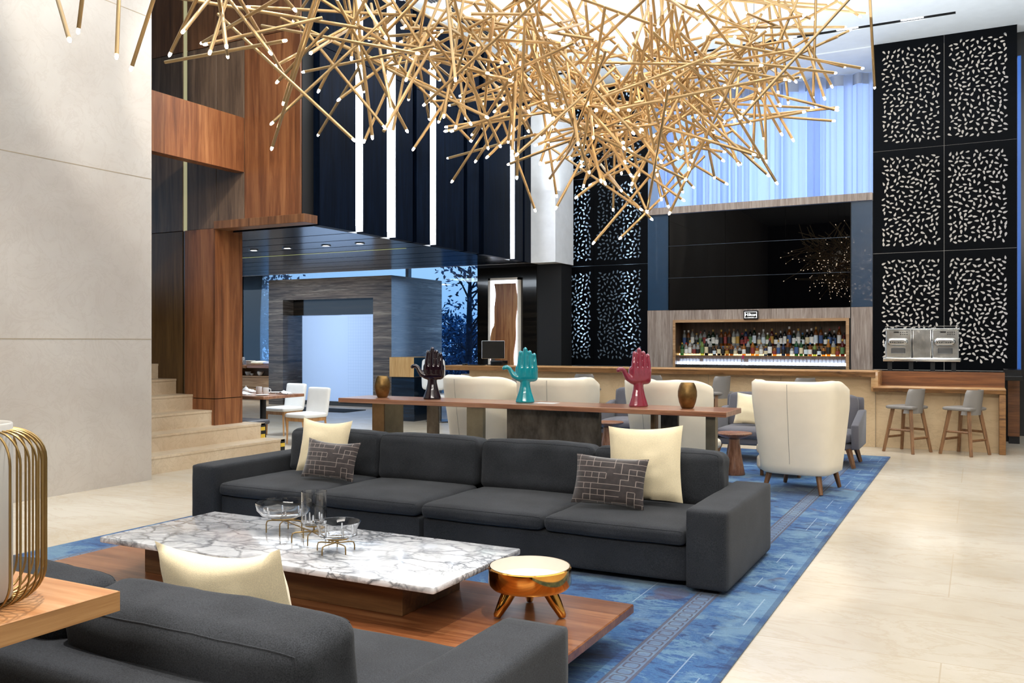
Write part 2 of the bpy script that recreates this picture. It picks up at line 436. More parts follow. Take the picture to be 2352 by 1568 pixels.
def cellnoise(off):
    v1 = s.n('ShaderNodeVectorMath'); v1.operation = 'FLOOR'; s.l(sc.outputs[0], v1.inputs[0]); v2 = s.n('ShaderNodeVectorMath'); v2.operation = 'ADD'; s.l(v1.outputs[0], v2.inputs[0]); v2.inputs[1].default_value = off
    wn = s.n('ShaderNodeTexWhiteNoise'); wn.noise_dimensions = '3D'; s.l(v2.outputs[0], wn.inputs['Vector']); return wn.outputs['Value']
sc = s.n('ShaderNodeMapping'); sc.inputs['Scale'].default_value = (10, 9, 1); sc.inputs['Location'].default_value = (.3, .35, .5); s.l(cb.outputs[0], sc.inputs[0])
fs = s.n('ShaderNodeSeparateXYZ'); s.l(sc.outputs[0], fs.inputs[0])
fx = s.math('FRACT', fs.outputs[0]); fz = s.math('FRACT', fs.outputs[1])
hl = s.math('MULTIPLY', s.math('LESS_THAN', fz, .10), s.math('GREATER_THAN', cellnoise((3, 5, 7)), .2))
vl = s.math('MULTIPLY', s.math('LESS_THAN', fx, .09), s.math('GREATER_THAN', cellnoise((31, 15, 2)), .56))
ln = s.math('MAXIMUM', hl, vl)
c = s.mix(ln, s.ramp(s.noise(s.coord(), 30, 3), [(.3, '#1b1312'), (.7, '#362a28')]), '#8d8078'); s.l(c, s.b.inputs['Base Color']); s.bump(ln, -.5, .01); M['fret'] = s.m
# washed blue rug with a chain border
s = NT('washed_blue_rug'); s.set(rough=.95, sheen=.2, spec=.1)
v = s.coord(); st = s.coord(scale=(1.0, 2.2, 1))
f = s.noise(st, 2.4, 8, .78, .5); c = s.ramp(f, [(.33, '#0a2549'), (.42, '#123a6e'), (.48, '#35628f'), (.52, '#18477f'), (.58, '#5a7f9a'), (.63, '#265785'), (.72, '#0f3060')])
g = s.noise(v, 2.3, 5, .62); c = s.mix(s.ramp(g, [(.50, 0.0), (.60, .6)]), c, '#6d8ea3')
g2 = s.noise(v, 2.1, 3, .5, .3); c = s.mix(s.ramp(g2, [(.64, 0.0), (.66, .6)]), c, '#4c4659')
sp = s.n('ShaderNodeSeparateXYZ'); s.l(s.coord(loc=(-3.485, 6.835, 0)), sp.inputs[0]); X, Y = sp.outputs[0], sp.outputs[1]
def band(x0, w): return s.math('LESS_THAN', s.math('ABSOLUTE', s.math('SUBTRACT', X, x0)), w)
for x0 in (-1.41, -5.55):
    dx = s.math('ABSOLUTE', s.math('SUBTRACT', X, x0)); fy = s.math('ABSOLUTE', s.math('SUBTRACT', s.math('FRACT', s.math('DIVIDE', Y, .085)), .5))
    rr = s.math('POWER', s.math('ADD', s.math('POWER', s.math('DIVIDE', dx, .036), 4), s.math('POWER', s.math('DIVIDE', fy, .40), 4)), .25)
    ring = s.math('LESS_THAN', s.math('ABSOLUTE', s.math('SUBTRACT', rr, .95)), .13)
    edge = s.math('LESS_THAN', s.math('ABSOLUTE', s.math('SUBTRACT', dx, .056)), .008)
    c = s.mix(s.math('MULTIPLY', band(x0, .062), .55), c, '#6c7d92')
    c = s.mix(s.math('MULTIPLY', s.math('MAXIMUM', ring, edge), .75), c, '#423c4c')
# thin scratched pale lines across the pile
for k, (x0, seed) in enumerate(((-1.75, 1.3), (-1.2, 4.2), (-2.4, 7.7), (-1.09, 9.1))):
    br = s.math('GREATER_THAN', s.noise(s.coord(scale=(0, 1, 0), loc=(0, seed, 0)), 1.3, 2), .52)
    c = s.mix(s.math('MULTIPLY', s.math('MULTIPLY', band(x0, .0035), br), .45), c, '#9fb0c0')
pile = s.noise(v, 260, 2); c = s.mix(.5, c, s.ramp(pile, [(.3, .72), (.7, 1.0)]), 'MULTIPLY')
e = s.math('GREATER_THAN', X, -1.03); c = s.mix(s.math('MULTIPLY', e, .5), c, '#173058')
s.l(c, s.b.inputs['Base Color']); s.bump(pile, .4, .004); M['rug'] = s.m
# sheer curtain
s = NT('sheer_voile'); tr = s.n('ShaderNodeBsdfTranslucent'); df = s.n('ShaderNodeBsdfDiffuse'); tp = s.n('ShaderNodeBsdfTransparent')
for q in (tr, df): q.inputs['Color'].default_value = lin('#dfe8f7')
m1 = s.n('ShaderNodeMixShader'); m1.inputs[0].default_value = .15; s.l(tr.outputs[0], m1.inputs[1]); s.l(df.outputs[0], m1.inputs[2])
m2 = s.n('ShaderNodeMixShader'); m2.inputs[0].default_value = .1; s.l(m1.outputs[0], m2.inputs[1]); s.l(tp.outputs[0], m2.inputs[2]); s.l(m2.outputs[0], s.out.inputs['Surface']); M['voile'] = s.m
# frosted sliding doors with a fine grid, back light put in as emission
s = NT('frosted_door_glass'); s.set(rough=.25, es=.26)
v = s.coord(); sp = s.n('ShaderNodeSeparateXYZ'); s.l(v, sp.inputs[0])
gx = s.math('GREATER_THAN', s.math('FRACT', s.math('MULTIPLY', sp.outputs[0], 14)), .9); gz = s.math('GREATER_THAN', s.math('FRACT', s.math('MULTIPLY', sp.outputs[2], 14)), .9)
g = s.math('MULTIPLY', s.math('MAXIMUM', gx, gz), s.math('GREATER_THAN', sp.outputs[0], -13.1))
c = s.mix(s.math('MULTIPLY', g, .35), '#9dbbe8', '#7c9bd2'); s.l(c, s.b.inputs['Base Color']); s.l(c, s.b.inputs['Emission Color']); M['door_glass'] = s.m
M['pane'] = thin_glass('window_glass', '#cfe2f2', .15)
M['clear'] = glassy('clear_glass')
M['tumbler'] = thin_glass('tumbler_glass', '#f4f8fd', .35, .05)
tm = M['tumbler'].node_tree; _o = tm.nodes['Material Output']; _s = _o.inputs['Surface'].links[0].from_socket; _t = tm.nodes.new('ShaderNodeBsdfTranslucent'); _t.inputs['Color'].default_value = lin('#f2f6fc')
_m = tm.nodes.new('ShaderNodeMixShader'); _m.inputs[0].default_value = .3; tm.links.new(_s, _m.inputs[1]); tm.links.new(_t.outputs[0], _m.inputs[2]); tm.links.new(_m.outputs[0], _o.inputs['Surface'])
# ================================================================= THE SETTING
ZC = 6.45            # ceiling
SY = 15.9            # plane of the screens and the video wall
WY = 8.55            # plane of the walnut wall
BX = -7.366          # face of the black mezzanine box
ZS = 2.975           # underside of the mezzanine
struct('floor', MB().box((-27, -7, -.2), (9, 24, 0)), M['floor'])
# ceiling, cut out for the light slot, and lifted clear of the curtain pocket
cb = MB()
SL = (-7.1, -.29, 14.84, 14.98)
cb.box((-27, -7, ZC), (9, SL[2], ZC+.25)).box((-27, SL[3], ZC), (9, SY+2.4, ZC+.25))
cb.box((-27, SL[2], ZC), (SL[0], SL[3], ZC+.25)).box((SL[1], SL[2], ZC), (9, SL[3], ZC+.25))
ceil = struct('ceiling', cb, M['ceil'])
struct('slot_liner', MB().box((SL[0], SL[2], ZC+.16), (SL[1], SL[3], ZC+.22)).box((SL[0], SL[2]-.0, ZC+.01), (SL[1], SL[2]+.01, ZC+.2)).box((SL[0], SL[3]-.01, ZC+.01), (SL[1], SL[3], ZC+.2)), M['matblack'], ceil)
gl = MB()
for k in range(14):
    x = -.75 - k*.47
    if k % 2 == 0: gl.box((x-.3, SL[2]+.02, ZC+.018), (x+.02, SL[3]-.02, ZC+.03))
struct('slot_lamp', gl, glow('slot_glow', '#f2f7ff', 9, False), ceil)
for k in (0, 1, 2):
    cv = MB()
    for j in range(4): cv.box((-7.06+j*.05, 9.0+k*2.2, ZC-.012), (-7.03+j*.05, 10.9+k*2.2, ZC))
    struct('air_grille', cv, M['matblack'], ceil)
struct('pocket_edge', MB().box((-6.2, SY+.02, ZC-.02), (-1.3, SY+.05, ZC+.0)), M['ceil'], ceil)
# limestone wall on the left, with its slab joints
w = struct('wall_left', MB().box((-8.2, -7, 0), (-7.95, 6.706, ZC)), M['wallstone'])
j = MB()
for z in (1.53, 3.268, 5.02): j.box((-7.951, -7, z-.004), (-7.948, 6.706, z+.004))
for y, z0, z1 in ((3.2, 0, 1.53), (4.9, 1.53, 3.268), (2.6, 3.268, 5.02), (5.2, 5.02, ZC)): j.box((-7.951, y-.002, z0), (-7.949, y+.002, z1))
struct('wall_joint', j, M['joint'], w)
# walls behind the camera and to the right close the room
struct('wall_back', MB().box((-27, -7.2, 0), (9, -7, ZC)), M['dark_back'])
struct('wall_right', MB().box((9, -7, 0), (9.2, 19, ZC)), M['white'])
# stairs
sb = MB()
for k in range(12):
    y1 = 9.12 if k < 2 else WY-.005
    sb.box((-8.25-.35*k-(.36 if k < 11 else 1.5), 5.2, .2*k if k else 0), (-8.25-.35*k, y1, .2*(k+1)-.028))
    sb.box((-8.25-.35*k-(.36 if k < 11 else 1.5), 5.2, .2*(k+1)-.028), (-8.25-.35*k+.006, y1, .2*(k+1)))
struct('staircase', sb, M['stair'])
# walnut wall, panel by panel
ww = struct('wall_walnut', MB().box((-13, WY+.03, 0), (-9.45, WY+.25, 3.0)).box((-13, WY+.03, 3.0), (BX-.1, WY+.25, ZC)), M['matblack'])
def panel(x0, x1, z0, z1, m, y=WY, d=.03): struct('wall_panel', MB().box((x0+.004, y, z0+.004), (x1-.004, y+d, z1-.004), .002, 1), M[m], ww)
panel(-11.3, -9.527, 5.42, ZC, 'brown_walnut'); panel(-11.3, -9.527, 3.0, 5.42, 'grey_walnut'); panel(-11.3, -9.53, 0, 3.0, 'olive_walnut')
panel(-9.45, -8.905, 5.42, ZC, 'brown_walnut'); panel(-9.45, -8.905, 3.0, 5.42, 'grey_walnut')
panel(-8.905, -8.41, 5.42, ZC, 'brown_walnut'); panel(-8.905, -8.41, 3.09, 5.42, 'grey_walnut')
panel(-8.41, -7.47, 5.42, ZC, 'brown_walnut'); panel(-8.41, -7.47, 3.09, 5.42, 'walnut_v')
struct('wall_strip', MB().box((-9.52, WY+.005, 3.0), (-9.457, WY+.02, ZC)), glow('cove_strip', '#b3ad84', .55, False), ww)
struct('wall_strip', MB().box((-9.52, WY+.01, .6), (-9.457, WY+.025, 3.0)), M['inox_dark'], ww)
struct('wall_lip', MB().box((-8.905, WY-.05, 2.985), (BX, WY+.2, 3.09), .003, 1), M['brown_walnut'], ww)
# pier standing on the second step
p = struct('pillar_walnut', MB().box((-9.45, WY-.015, .40), (-8.91, 9.0, 3.0)), M['matblack'])
for z0, z1 in ((.40, .745), (.755, 2.995)):
    struct('pillar_panel', MB().box((-9.447, WY-.04, z0), (-8.9, WY-.018, z1)), M['walnut_v'], p)
    struct('pillar_panel', MB().box((-8.906, WY-.04, z0), (-8.888, 9.0, z1)), M['walnut_v'], p)
# parapet beam of the upper stair
struct('beam_walnut', MB().box((-8.57, 4.9, 3.70), (-8.41, WY-.003, 4.40)), M['walnut_vy'])
# black mezzanine box: face panels between light slots, underside of dark boards
bx = struct('wall_mezzanine', MB().box((-24, WY+.26, ZS+.03), (BX-.12, 14.79, ZC)), M['matblack'])
slots = [(9.524, 9.70, 1), (10.235, 10.46, 1), (10.877, 10.98, 0), (11.346, 11.53, 1), (12.339, 12.45, 0), (12.835, 13.0, 2), (13.956, 14.15, 1), (14.45, 14.52, 0)]
y0 = WY+.24
for a, b, lit in slots + [(14.8, 14.8, 0)]:
    for z0, z1 in ((ZS, 5.25), (5.26, ZC)):
        struct('mezzanine_panel', MB().box((BX-.13, y0, z0), (BX, a, z1)), M['blackbox'], bx)
    if lit == 1:
        struct('light_strip', MB().box((BX-.11, a+.02, ZS+.09), (BX-.045, a+.085, ZC)), M['led'], bx)
        struct('strip_reveal', MB().box((BX-.13, a, ZS), (BX-.115, b, ZC)).box((BX-.12, b-.012, ZS+.02), (BX-.01, b, ZC)), M['white'], bx)
    if lit == 2: struct('light_strip', MB().box((BX-.10, a+.02, ZS+.05), (BX-.08, a+.04, ZC)), M['brass'], bx)
    y0 = b
yy = [WY+.26, 9.62, 10.27, 10.95, 11.5, 12.35, 13.0, 13.75, 14.3, 14.79]
for i, (a, b) in enumerate(zip(yy, yy[1:])):
    struct('soffit_board', MB().box((-24, a+.02, ZS), (BX-.13, b-.02, ZS+.03)), M['soffit'], bx)
struct('soffit_line', MB().box((-24, 11.56, ZS-.002), (BX-.6, 11.59, ZS)), glow('warm_line', '#b9c07a', .5, False), bx)
struct('soffit_edge', MB().box((-24, 14.79, ZS), (BX, 14.83, ZS+.12)), M['white'], bx)
for i, x in enumerate((-12.2, -11.6, -10.97, -10.28, -9.58, -8.81, -8.17)):
    t = thing('recessed_downlight', 'small round downlight in the dark soffit, %s going right from the walnut pillar' % ordinal(max(0, i-2)), 'ceiling light', (x, 10.66, ZS-.012), 0, 'downlights in the dark soffit') if i > 1 else None
    if t:
        MB().lathe([(.075, .012), (.075, 0), (.055, 0), (.055, .01)], n=20).build('trim_ring', M['inox_dark'], t)
        MB().lathe([(.055, .006), (0, .006)], n=20).build('lamp_disc', M['downlight'], t)
# white column face closing the box
struct('wall_white_column', MB().box((BX, 14.78, 2.97), (-6.865, 15.6, ZC)), M['white'])
# black banded stone wall behind the reception end of the counter, with a framed live-edge slab
struct('wall_reception', MB().box((-8.70, 15.1, 0), (-7.41, 15.45, 3.05)), M['black_stone'])
struct('wall_reception_return', MB().box((-7.41, 15.12, 0), (-6.9, 15.6, ZC)), M['matblack'])
t = thing('framed_wood_slab', 'tall wavy-edged walnut slab in a back-lit white frame on the black wall', 'wall art', (-8.08, 15.1, 1.0))
fr = MB()
fx0, fx1, fz0, fz1 = -8.42, -7.735, .95, 2.735
for lo, hi in (((fx0, 15.03, fz0), (fx0+.045, 15.10, fz1)), ((fx1-.045, 15.03, fz0), (fx1, 15.10, fz1)), ((fx0, 15.03, fz1-.045), (fx1, 15.10, fz1)), ((fx0, 15.03, fz0), (fx1, 15.10, fz0+.045))): fr.box(lo, hi)
wpart('frame', fr, M['ivory'], t)
wpart('light_panel', MB().box((fx0+.045, 15.085, fz0+.04), (fx1-.045, 15.095, fz1-.04)), glow('slab_backlight', '#dfeaff', 3.2), t)
pl = []
for k in range(25):
    z = fz0+.05 + (fz1-fz0-.16)*k/24; pl.append((-8.30+.035*math.sin(z*3.1+.6)+.012*math.sin(z*11)-(.03 if z < 1.8 else 0), z))
pr = [(-7.825+.03*math.sin(z*2.6+2)+.012*math.sin(z*9), z) for _, z in pl]
Mx = Matrix(((1, 0, 0, 0), (0, 0, -1, 15.06), (0, 1, 0, 0), (0, 0, 0, 1)))
wpart('slab', MB().prism(pl + pr[::-1], .03, Mx), M['slab'], t, smooth=20)
# ------------- entrance block
e = struct('wall_entrance_block', MB().box((-15.19, 16.25, 0), (-14.74, 18.35, 2.99)).box((-12.08, 16.25, 0), (-11.575, 18.35, 2.99)).box((-14.74, 16.25, 2.50), (-12.08, 18.35, 2.99)), M['dark_marble'])
d = struct('door_1', MB().box((-14.74, 16.62, 2.14), (-12.08, 16.72, 2.5)).box((-14.74, 16.55, 0), (-12.08, 16.8, .1)), M['black_stone'])
struct('door_leaf', MB().box((-14.5, 16.66, .1), (-13.3, 16.69, 2.14)), M['door_glass'], d)
struct('door_leaf', MB().box((-13.32, 16.63, .1), (-12.08, 16.66, 2.14)), M['door_glass'], d)
# ------------- glazed front beyond it and the dusk garden
struct('ceiling_entrance', MB().box((-27, 14.9, 3.62), (-7.6, 21.2, 3.8)), M['white'])
for i, (x0, x1) in enumerate(((-26, -21.0), (-20.75, -14.4), (-14.3, -8.65))):
    wn = struct('window_%d' % (i+1), MB().box((x0, 20.98, .02), (x1, 20.99, 3.62)), M['pane'])
    struct('window_frame', MB().box((x1, 20.9, 0), (x1+(.25 if i == 0 else .1), 21.05, 3.62)).box((x0, 20.93, 0), (x1, 21.03, .05)), M['inox_dark'] if i else M['gloss_blue'], wn)
struct('wall_entrance_right', MB().box((-8.64, 15.46, 0), (-8.5, 21.2, 3.7)), M['matblack'])
struct('ground_outside', MB().box((-60, 21.3, -.3), (12, 60, -.05)), M['ground_out'])

# ------------- screens' wall
def teardrop(L, W, n=11):
    pts = []
    for k in range(n):
        a = 2*PI*k/n; x = math.cos(a); y = math.sin(a)*math.sin(a/2 + .0001)**1.15
        pts.append((x*L/2, y*W*.62))
    return pts
def screen_mesh(w, h, mx0, mx1, mz0, mz1, seed, N):
    """steel sheet w x h pierced all over by teardrop cuts, margins left solid"""
    rr = random.Random(seed); placed = []; holes = []
    tries = 0
    while len(placed) < N and tries < N*60:
        tries += 1
        x = rr.uniform(mx0+.03, w-mx1-.03); z = rr.uniform(mz0+.03, h-mz1-.03)
        if any((x-a)**2+(z-b)**2 < .066**2 for a, b in placed): continue
        placed.append((x, z)); L = rr.uniform(.062, .076)
        a = rr.uniform(0, 2*PI); ca, sa = math.cos(a), math.sin(a)
        holes.append([(x+px*ca-py*sa, z+px*sa+py*ca) for px, py in teardrop(L, L*.52)])
    vs = [Vector((0, 0)), Vector((w, 0)), Vector((w, h)), Vector((0, h))]; faces = [[0, 1, 2, 3]]
    for hp in holes:
        k = len(vs); vs += [Vector(q) for q in hp]; faces.append(list(range(k, k+len(hp))))
    ov, oe, of, _, _, fo = delaunay_2d_cdt(vs, [], faces, 0, 1e-5)
    me = bpy.data.meshes.new('screen_sheet'); keep = [f for f, o in zip(of, fo) if not any(q > 0 for q in o)]
    bm = bmesh.new(); bv = [bm.verts.new((p.x, 0, p.y)) for p in ov]
    for f in keep:
        try: bm.faces.new([bv[i] for i in f])
        except ValueError: pass
    bm.normal_update()
    for f in bm.faces:
        if f.normal.y > 0: f.normal_flip()
    for v in [v for v in bm.verts if not v.link_faces]: bm.verts.remove(v)
    # thickness: second sheet and the cut edges
    be = [ed for ed in bm.edges if len(ed.link_faces) == 1]
    r = bmesh.ops.extrude_edge_only(bm, edges=be)
    for v in [g for g in r['geom'] if isinstance(g, bmesh.types.BMVert)]: v.co.y += .012
    bm.to_mesh(me); bm.free(); return me
rows_r = [(1.042, 2.97), (2.97, 4.666), (4.666, ZC)]
cols = {'left': [(-7.485, -6.56), (-6.56, -5.47)], 'right': [(-1.545, -.475), (-.475, .55)]}
rown = ['bottom', 'middle', 'top']; coln = ['left', 'right']
for side in ('left', 'right'):
    for r, (z0, z1) in enumerate(rows_r):
        for c, (x0, x1) in enumerate(cols[side]):
            me = screen_mesh(x1-x0-.004, z1-z0-.004, .13 if (c == 0) else .05, .05 if c == 0 else .12, .09 if r else .12, .10, hash((side, r, c)) % 1000 if False else (side == 'left')*100+r*10+c, 430)
            me.materials.append(M['screen_black'])
            o = bpy.data.objects.new('perforated_screen', me); C.objects.link(o); o.location = (x0+.002, SY-.012, z0+.002)
            tag(o, 'black leaf-cut screen panel, %s row, %s column, on the %s of the video wall' % (rown[r], coln[c], side), 'screen panel', 'perforated black screens %s of the video wall' % side)
struct('wall_behind_screen_left', MB().box((-8.2, SY+.42, 0), (-5.47, SY+.6, ZC)).box((-5.49, SY+.01, 0), (-5.47, SY+.42, ZC)), glow('dim_self_glowing_wall', '#8a9cab', .12))  # faint glow put into the wall material, seen through the cuts
struct('wall_behind_screen_right', MB().box((-1.53, SY+.42, 0), (.6, SY+.6, ZC)).box((-1.545, SY+.01, 0), (-1.525, SY+.42, ZC)), glow('self_glowing_wall', '#d2cbc1', .5))  # light behind the cuts is put into this wall as even emission
# right-hand end: dark wall strip and blue edge
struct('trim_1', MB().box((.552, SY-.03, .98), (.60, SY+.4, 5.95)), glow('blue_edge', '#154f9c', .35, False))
struct('wall_far_right', MB().box((.56, 16.31, 0), (9, 16.5, 6.6)), M['black'])
# centre: wood-faced bar wall around the niche, glossy side panels, curtain pocket
bw = struct('wall_bar', MB().box((-5.47, SY, 0), (-1.545, SY+.02, 1.09)).box((-5.47, SY, 1.86), (-1.545, SY+.02, 3.86)).box((-5.47, SY, 1.09), (-4.93, SY+.02, 1.86)).box((-1.965, SY, 1.09), (-1.545, SY+.02, 1.86)), M['matblack'])
struct('wall_cladding', MB().box((-5.47, SY-.03, .98), (-4.97, SY, 2.085)).box((-4.97, SY-.03, 1.9), (-1.90, SY, 2.085)), M['zebra'], bw)
struct('wall_cladding', MB().box((-1.885, SY-.03, .98), (-1.548, SY, 2.085)), M['zebra'], bw)
struct('wall_cladding', MB().box((-5.47, SY-.06, 3.865), (-1.548, SY+.3, 3.99)), M['zebra'], bw)
struct('wall_panel', MB().box((-5.47, SY-.012, 2.09), (-5.07, SY, 3.86)).box((-1.885, SY-.012, 2.09), (-1.548, SY, 3.86)), M['gloss_blue'], bw)
# niche
nb = MB(); nx0, nx1, nz0, nz1, nd = -4.93, -1.965, 1.06, 1.86, .42
nb.box((nx0-.02, SY+nd, nz0), (nx1+.02, SY+nd+.02, nz1)); nb.box((nx0-.02, SY+.02, nz0), (nx0, SY+nd, nz1)); nb.box((nx1, SY+.02, nz0), (nx1+.02, SY+nd, nz1)); nb.box((nx0, SY+.02, nz1), (nx1, SY+nd, nz1+.02))
struct('niche_lining', nb, wood('niche_dark_veneer', '#2a1d14', '#4a3626', '#655040', axis=2, scale=2), bw)
nf = MB().box((nx0-.045, SY-.05, .98), (nx0, SY+.02, 1.905)).box((nx1, SY-.05, .98), (nx1+.05, SY+.02, 1.905)).box((nx0, SY-.05, 1.855), (nx1, SY+.02, 1.905))
struct('niche_frame', nf, wood('niche_frame_wood', '#7d5b3c', '#a57f59', '#c6a37c', axis=0, scale=2), bw)
# curtain window behind the pocket
struct('wall_curtain_back', MB().box((-8.2, 18.3, 3.2), (-6.3, 18.5, ZC)).box((-1.2, 18.3, 3.2), (1, 18.5, ZC)).box((-8.2, SY+.6, 3.4), (1, 18.5, 3.6)), M['white'])
for i, x in enumerate((-5.95, -5.08, -3.98, -2.84, -1.75)):
    struct('trim_%d' % (i+2), MB().box((x-.035, 18.0, 3.6), (x+.035, 18.12, ZC)), M['gloss_blue'])
def cur(u, v):
    x = -6.15 + u*4.7; ph = u*150 + 3.2*math.sin(u*17)+1.6*math.sin(u*41+1); big = .6+.8*max(0, math.sin(u*53+.7))
    return Vector((x - .042*big*math.sin(2*ph), 17.4 + .06*math.sin(ph)*(.75+.25*v) + .012*math.sin(ph*2.3+1), 3.62 + v*2.80))
solo('sheer_curtain', MB().grid(cur, 1100, 4), M['voile'], 'sheer white voile curtain hanging in front of the blue evening window above the bar', 'curtain', smooth=80, recalc=False)
def cur2(u, v):
    x = -6.15 + u*4.7; ph = u*88 + 2.2*math.sin(u*17)+1.2*math.sin(u*41+1)
    return Vector((x, 17.39 + .06*math.sin(ph) + .0*v, 6.24 + v*.2))
struct('curtain_heading', MB().grid(cur2, 420, 2), plain('curtain_tape', '#9aa3b5', rough=.9), bpy.data.objects['sheer_curtain'], inv=Matrix.Translation(-bpy.data.objects['sheer_curtain'].location), recalc=False)

# hazard tape on the open ends of the two lowest steps
for i, (x0, x1, z0, z1, lab) in enumerate(((-8.262, -8.244, .0, .195, 'lowest'), (-8.612, -8.594, .2, .395, 'second'))):
    t = MB(); 
    n = 4; 
    for k in range(n):
        za, zb = z0+(z1-z0)*k/n, z0+(z1-z0)*(k+1)/n
        t.box((x0-.05 if False else x0, 9.05, za), (x1, 9.126, zb))
    for f_i, f in enumerate(t.bm.faces): f.material_index = (f_i // 6) % 2
    solo('hazard_tape', t, [M['tape'], M['matblack']], 'yellow and black hazard tape on the open end of the %s stair' % lab, 'tape', 'hazard tape on the stair ends', smooth=0)
RODS = [(-3.74, 2.69, 2.91, -4.15, 2.88, 3.36), (-3.96, 2.9, 3.06, -3.87, 2.87, 3.3), (-3.82, 3.01, 2.94, -3.96, 3.14, 3.42), (-3.99, 3.24, 2.97, -3.73, 3.21, 3.4), (-3.97, 3.48, 3.11, -3.65, 3.45, 3.47), (-3.66, 3.29, 3.12, -3.9, 3.85, 3.67), (-3.48, 3.41, 3.05, -4.04, 3.89, 3.71), (-3.91, 3.84, 3.19, -3.61, 3.46, 3.45), (-3.69, 3.5, 3.08, -3.82, 3.81, 3.64), (-3.48, 3.73, 3.11, -4.06, 3.84, 3.7), (-4.24, 3.96, 3.35, -3.32, 3.66, 3.37), (-4.07, 3.84, 3.28, -3.49, 4.19, 3.45), (-4.09, 4.41, 2.78, -3.51, 4.19, 3.58), (-4.11, 4.44, 2.95, -3.46, 4.81, 3.65), (-4.0, 4.37, 3.19, -3.59, 4.36, 3.46), (-3.27, 4.2, 2.7, -4.35, 4.19, 3.62), (-3.74, 5.02, 2.94, -3.73, 4.81, 3.87), (-3.64, 5.29, 3.03, -3.78, 4.63, 3.82), (-3.53, 4.86, 2.95, -4.03, 4.56, 3.66), (-4.23, 4.89, 3.42, -3.23, 5.03, 3.49), (-3.99, 4.76, 3.23, -3.57, 4.72, 3.76), (-3.15, 4.69, 3.33, -4.45, 4.69, 3.72), (-4.01, 4.43, 3.07, -3.58, 4.25, 3.65), (-2.9, 6.81, 2.81, -2.67, 6.79, 3.51), (-2.69, 6.66, 2.81, -3.02, 6.8, 3.89), (-2.42, 6.61, 2.82, -3.24, 6.92, 3.96), (-2.58, 7.25, 2.95, -2.55, 6.69, 3.61), (-3.62, 5.91, 3.15, -2.77, 6.4, 3.48), (-3.77, 6.07, 3.23, -2.57, 6.36, 3.33), (-3.58, 6.13, 3.12, -3.01, 5.83, 3.55), (-3.3, 6.07, 3.04, -3.38, 5.69, 3.53), (-3.38, 6.37, 3.14, -3.04, 5.89, 3.66), (-3.18, 6.5, 3.11, -2.46, 7.05, 3.48), (-3.19, 6.34, 3.2, -3.27, 5.83, 3.68), (-3.06, 6.6, 2.98, -2.6, 6.93, 3.65), (-3.72, 5.86, 3.23, -3.2, 5.45, 3.69), (-2.04, 7.69, 2.95, -2.03, 7.1, 3.58), (-2.07, 7.02, 2.91, -2.37, 7.49, 3.8), (-2.32, 6.94, 2.9, -1.9, 7.74, 3.34), (-2.16, 6.99, 3.0, -2.79, 7.11, 3.91), (-1.71, 7.97, 3.13, -2.14, 7.0, 3.32), (-1.79, 7.5, 3.01, -2.09, 7.45, 3.75), (-1.72, 7.76, 3.08, -1.65, 7.59, 4.02), (-1.38, 7.71, 3.21, -1.77, 7.82, 3.95), (-1.49, 7.79, 3.29, -1.83, 7.6, 3.98), (-1.31, 7.77, 3.44, -2.15, 7.51, 3.32), (-1.16, 7.94, 3.59, -1.44, 8.02, 4.5), (-1.27, 8.07, 3.64, -1.23, 7.96, 4.44), (-1.13, 8.14, 3.74, -1.47, 7.82, 4.43), (-1.06, 8.39, 3.96, -1.74, 7.39, 4.01), (-1.0, 8.26, 4.23, -1.72, 7.6, 3.74), (-0.89, 8.52, 4.45, -1.81, 7.36, 4.34), (-1.05, 8.35, 4.3, -1.88, 7.35, 4.12), (-1.41, 8.19, 3.86, -2.03, 7.09, 3.54), (-1.65, 7.8, 3.11, -1.96, 7.37, 3.23), (-3.53, 5.14, 3.34, -3.58, 5.65, 4.07), (-3.58, 5.58, 3.74, -3.62, 4.99, 2.95), (-1.86, 7.88, 3.08, -2.05, 7.04, 3.32), (-3.49, 6.15, 3.22, -3.16, 5.69, 3.82), (-3.21, 6.14, 3.18, -3.28, 5.99, 3.83)]
# ================================================================= FURNITURE
t_ = MB().box((-5.97, 1.2, .0), (-1.0, 12.47, .0115), .004, 1)
solo('area_rug', t_, M['rug'], 'large washed blue rug with a chain border under the whole seating area', 'rug')

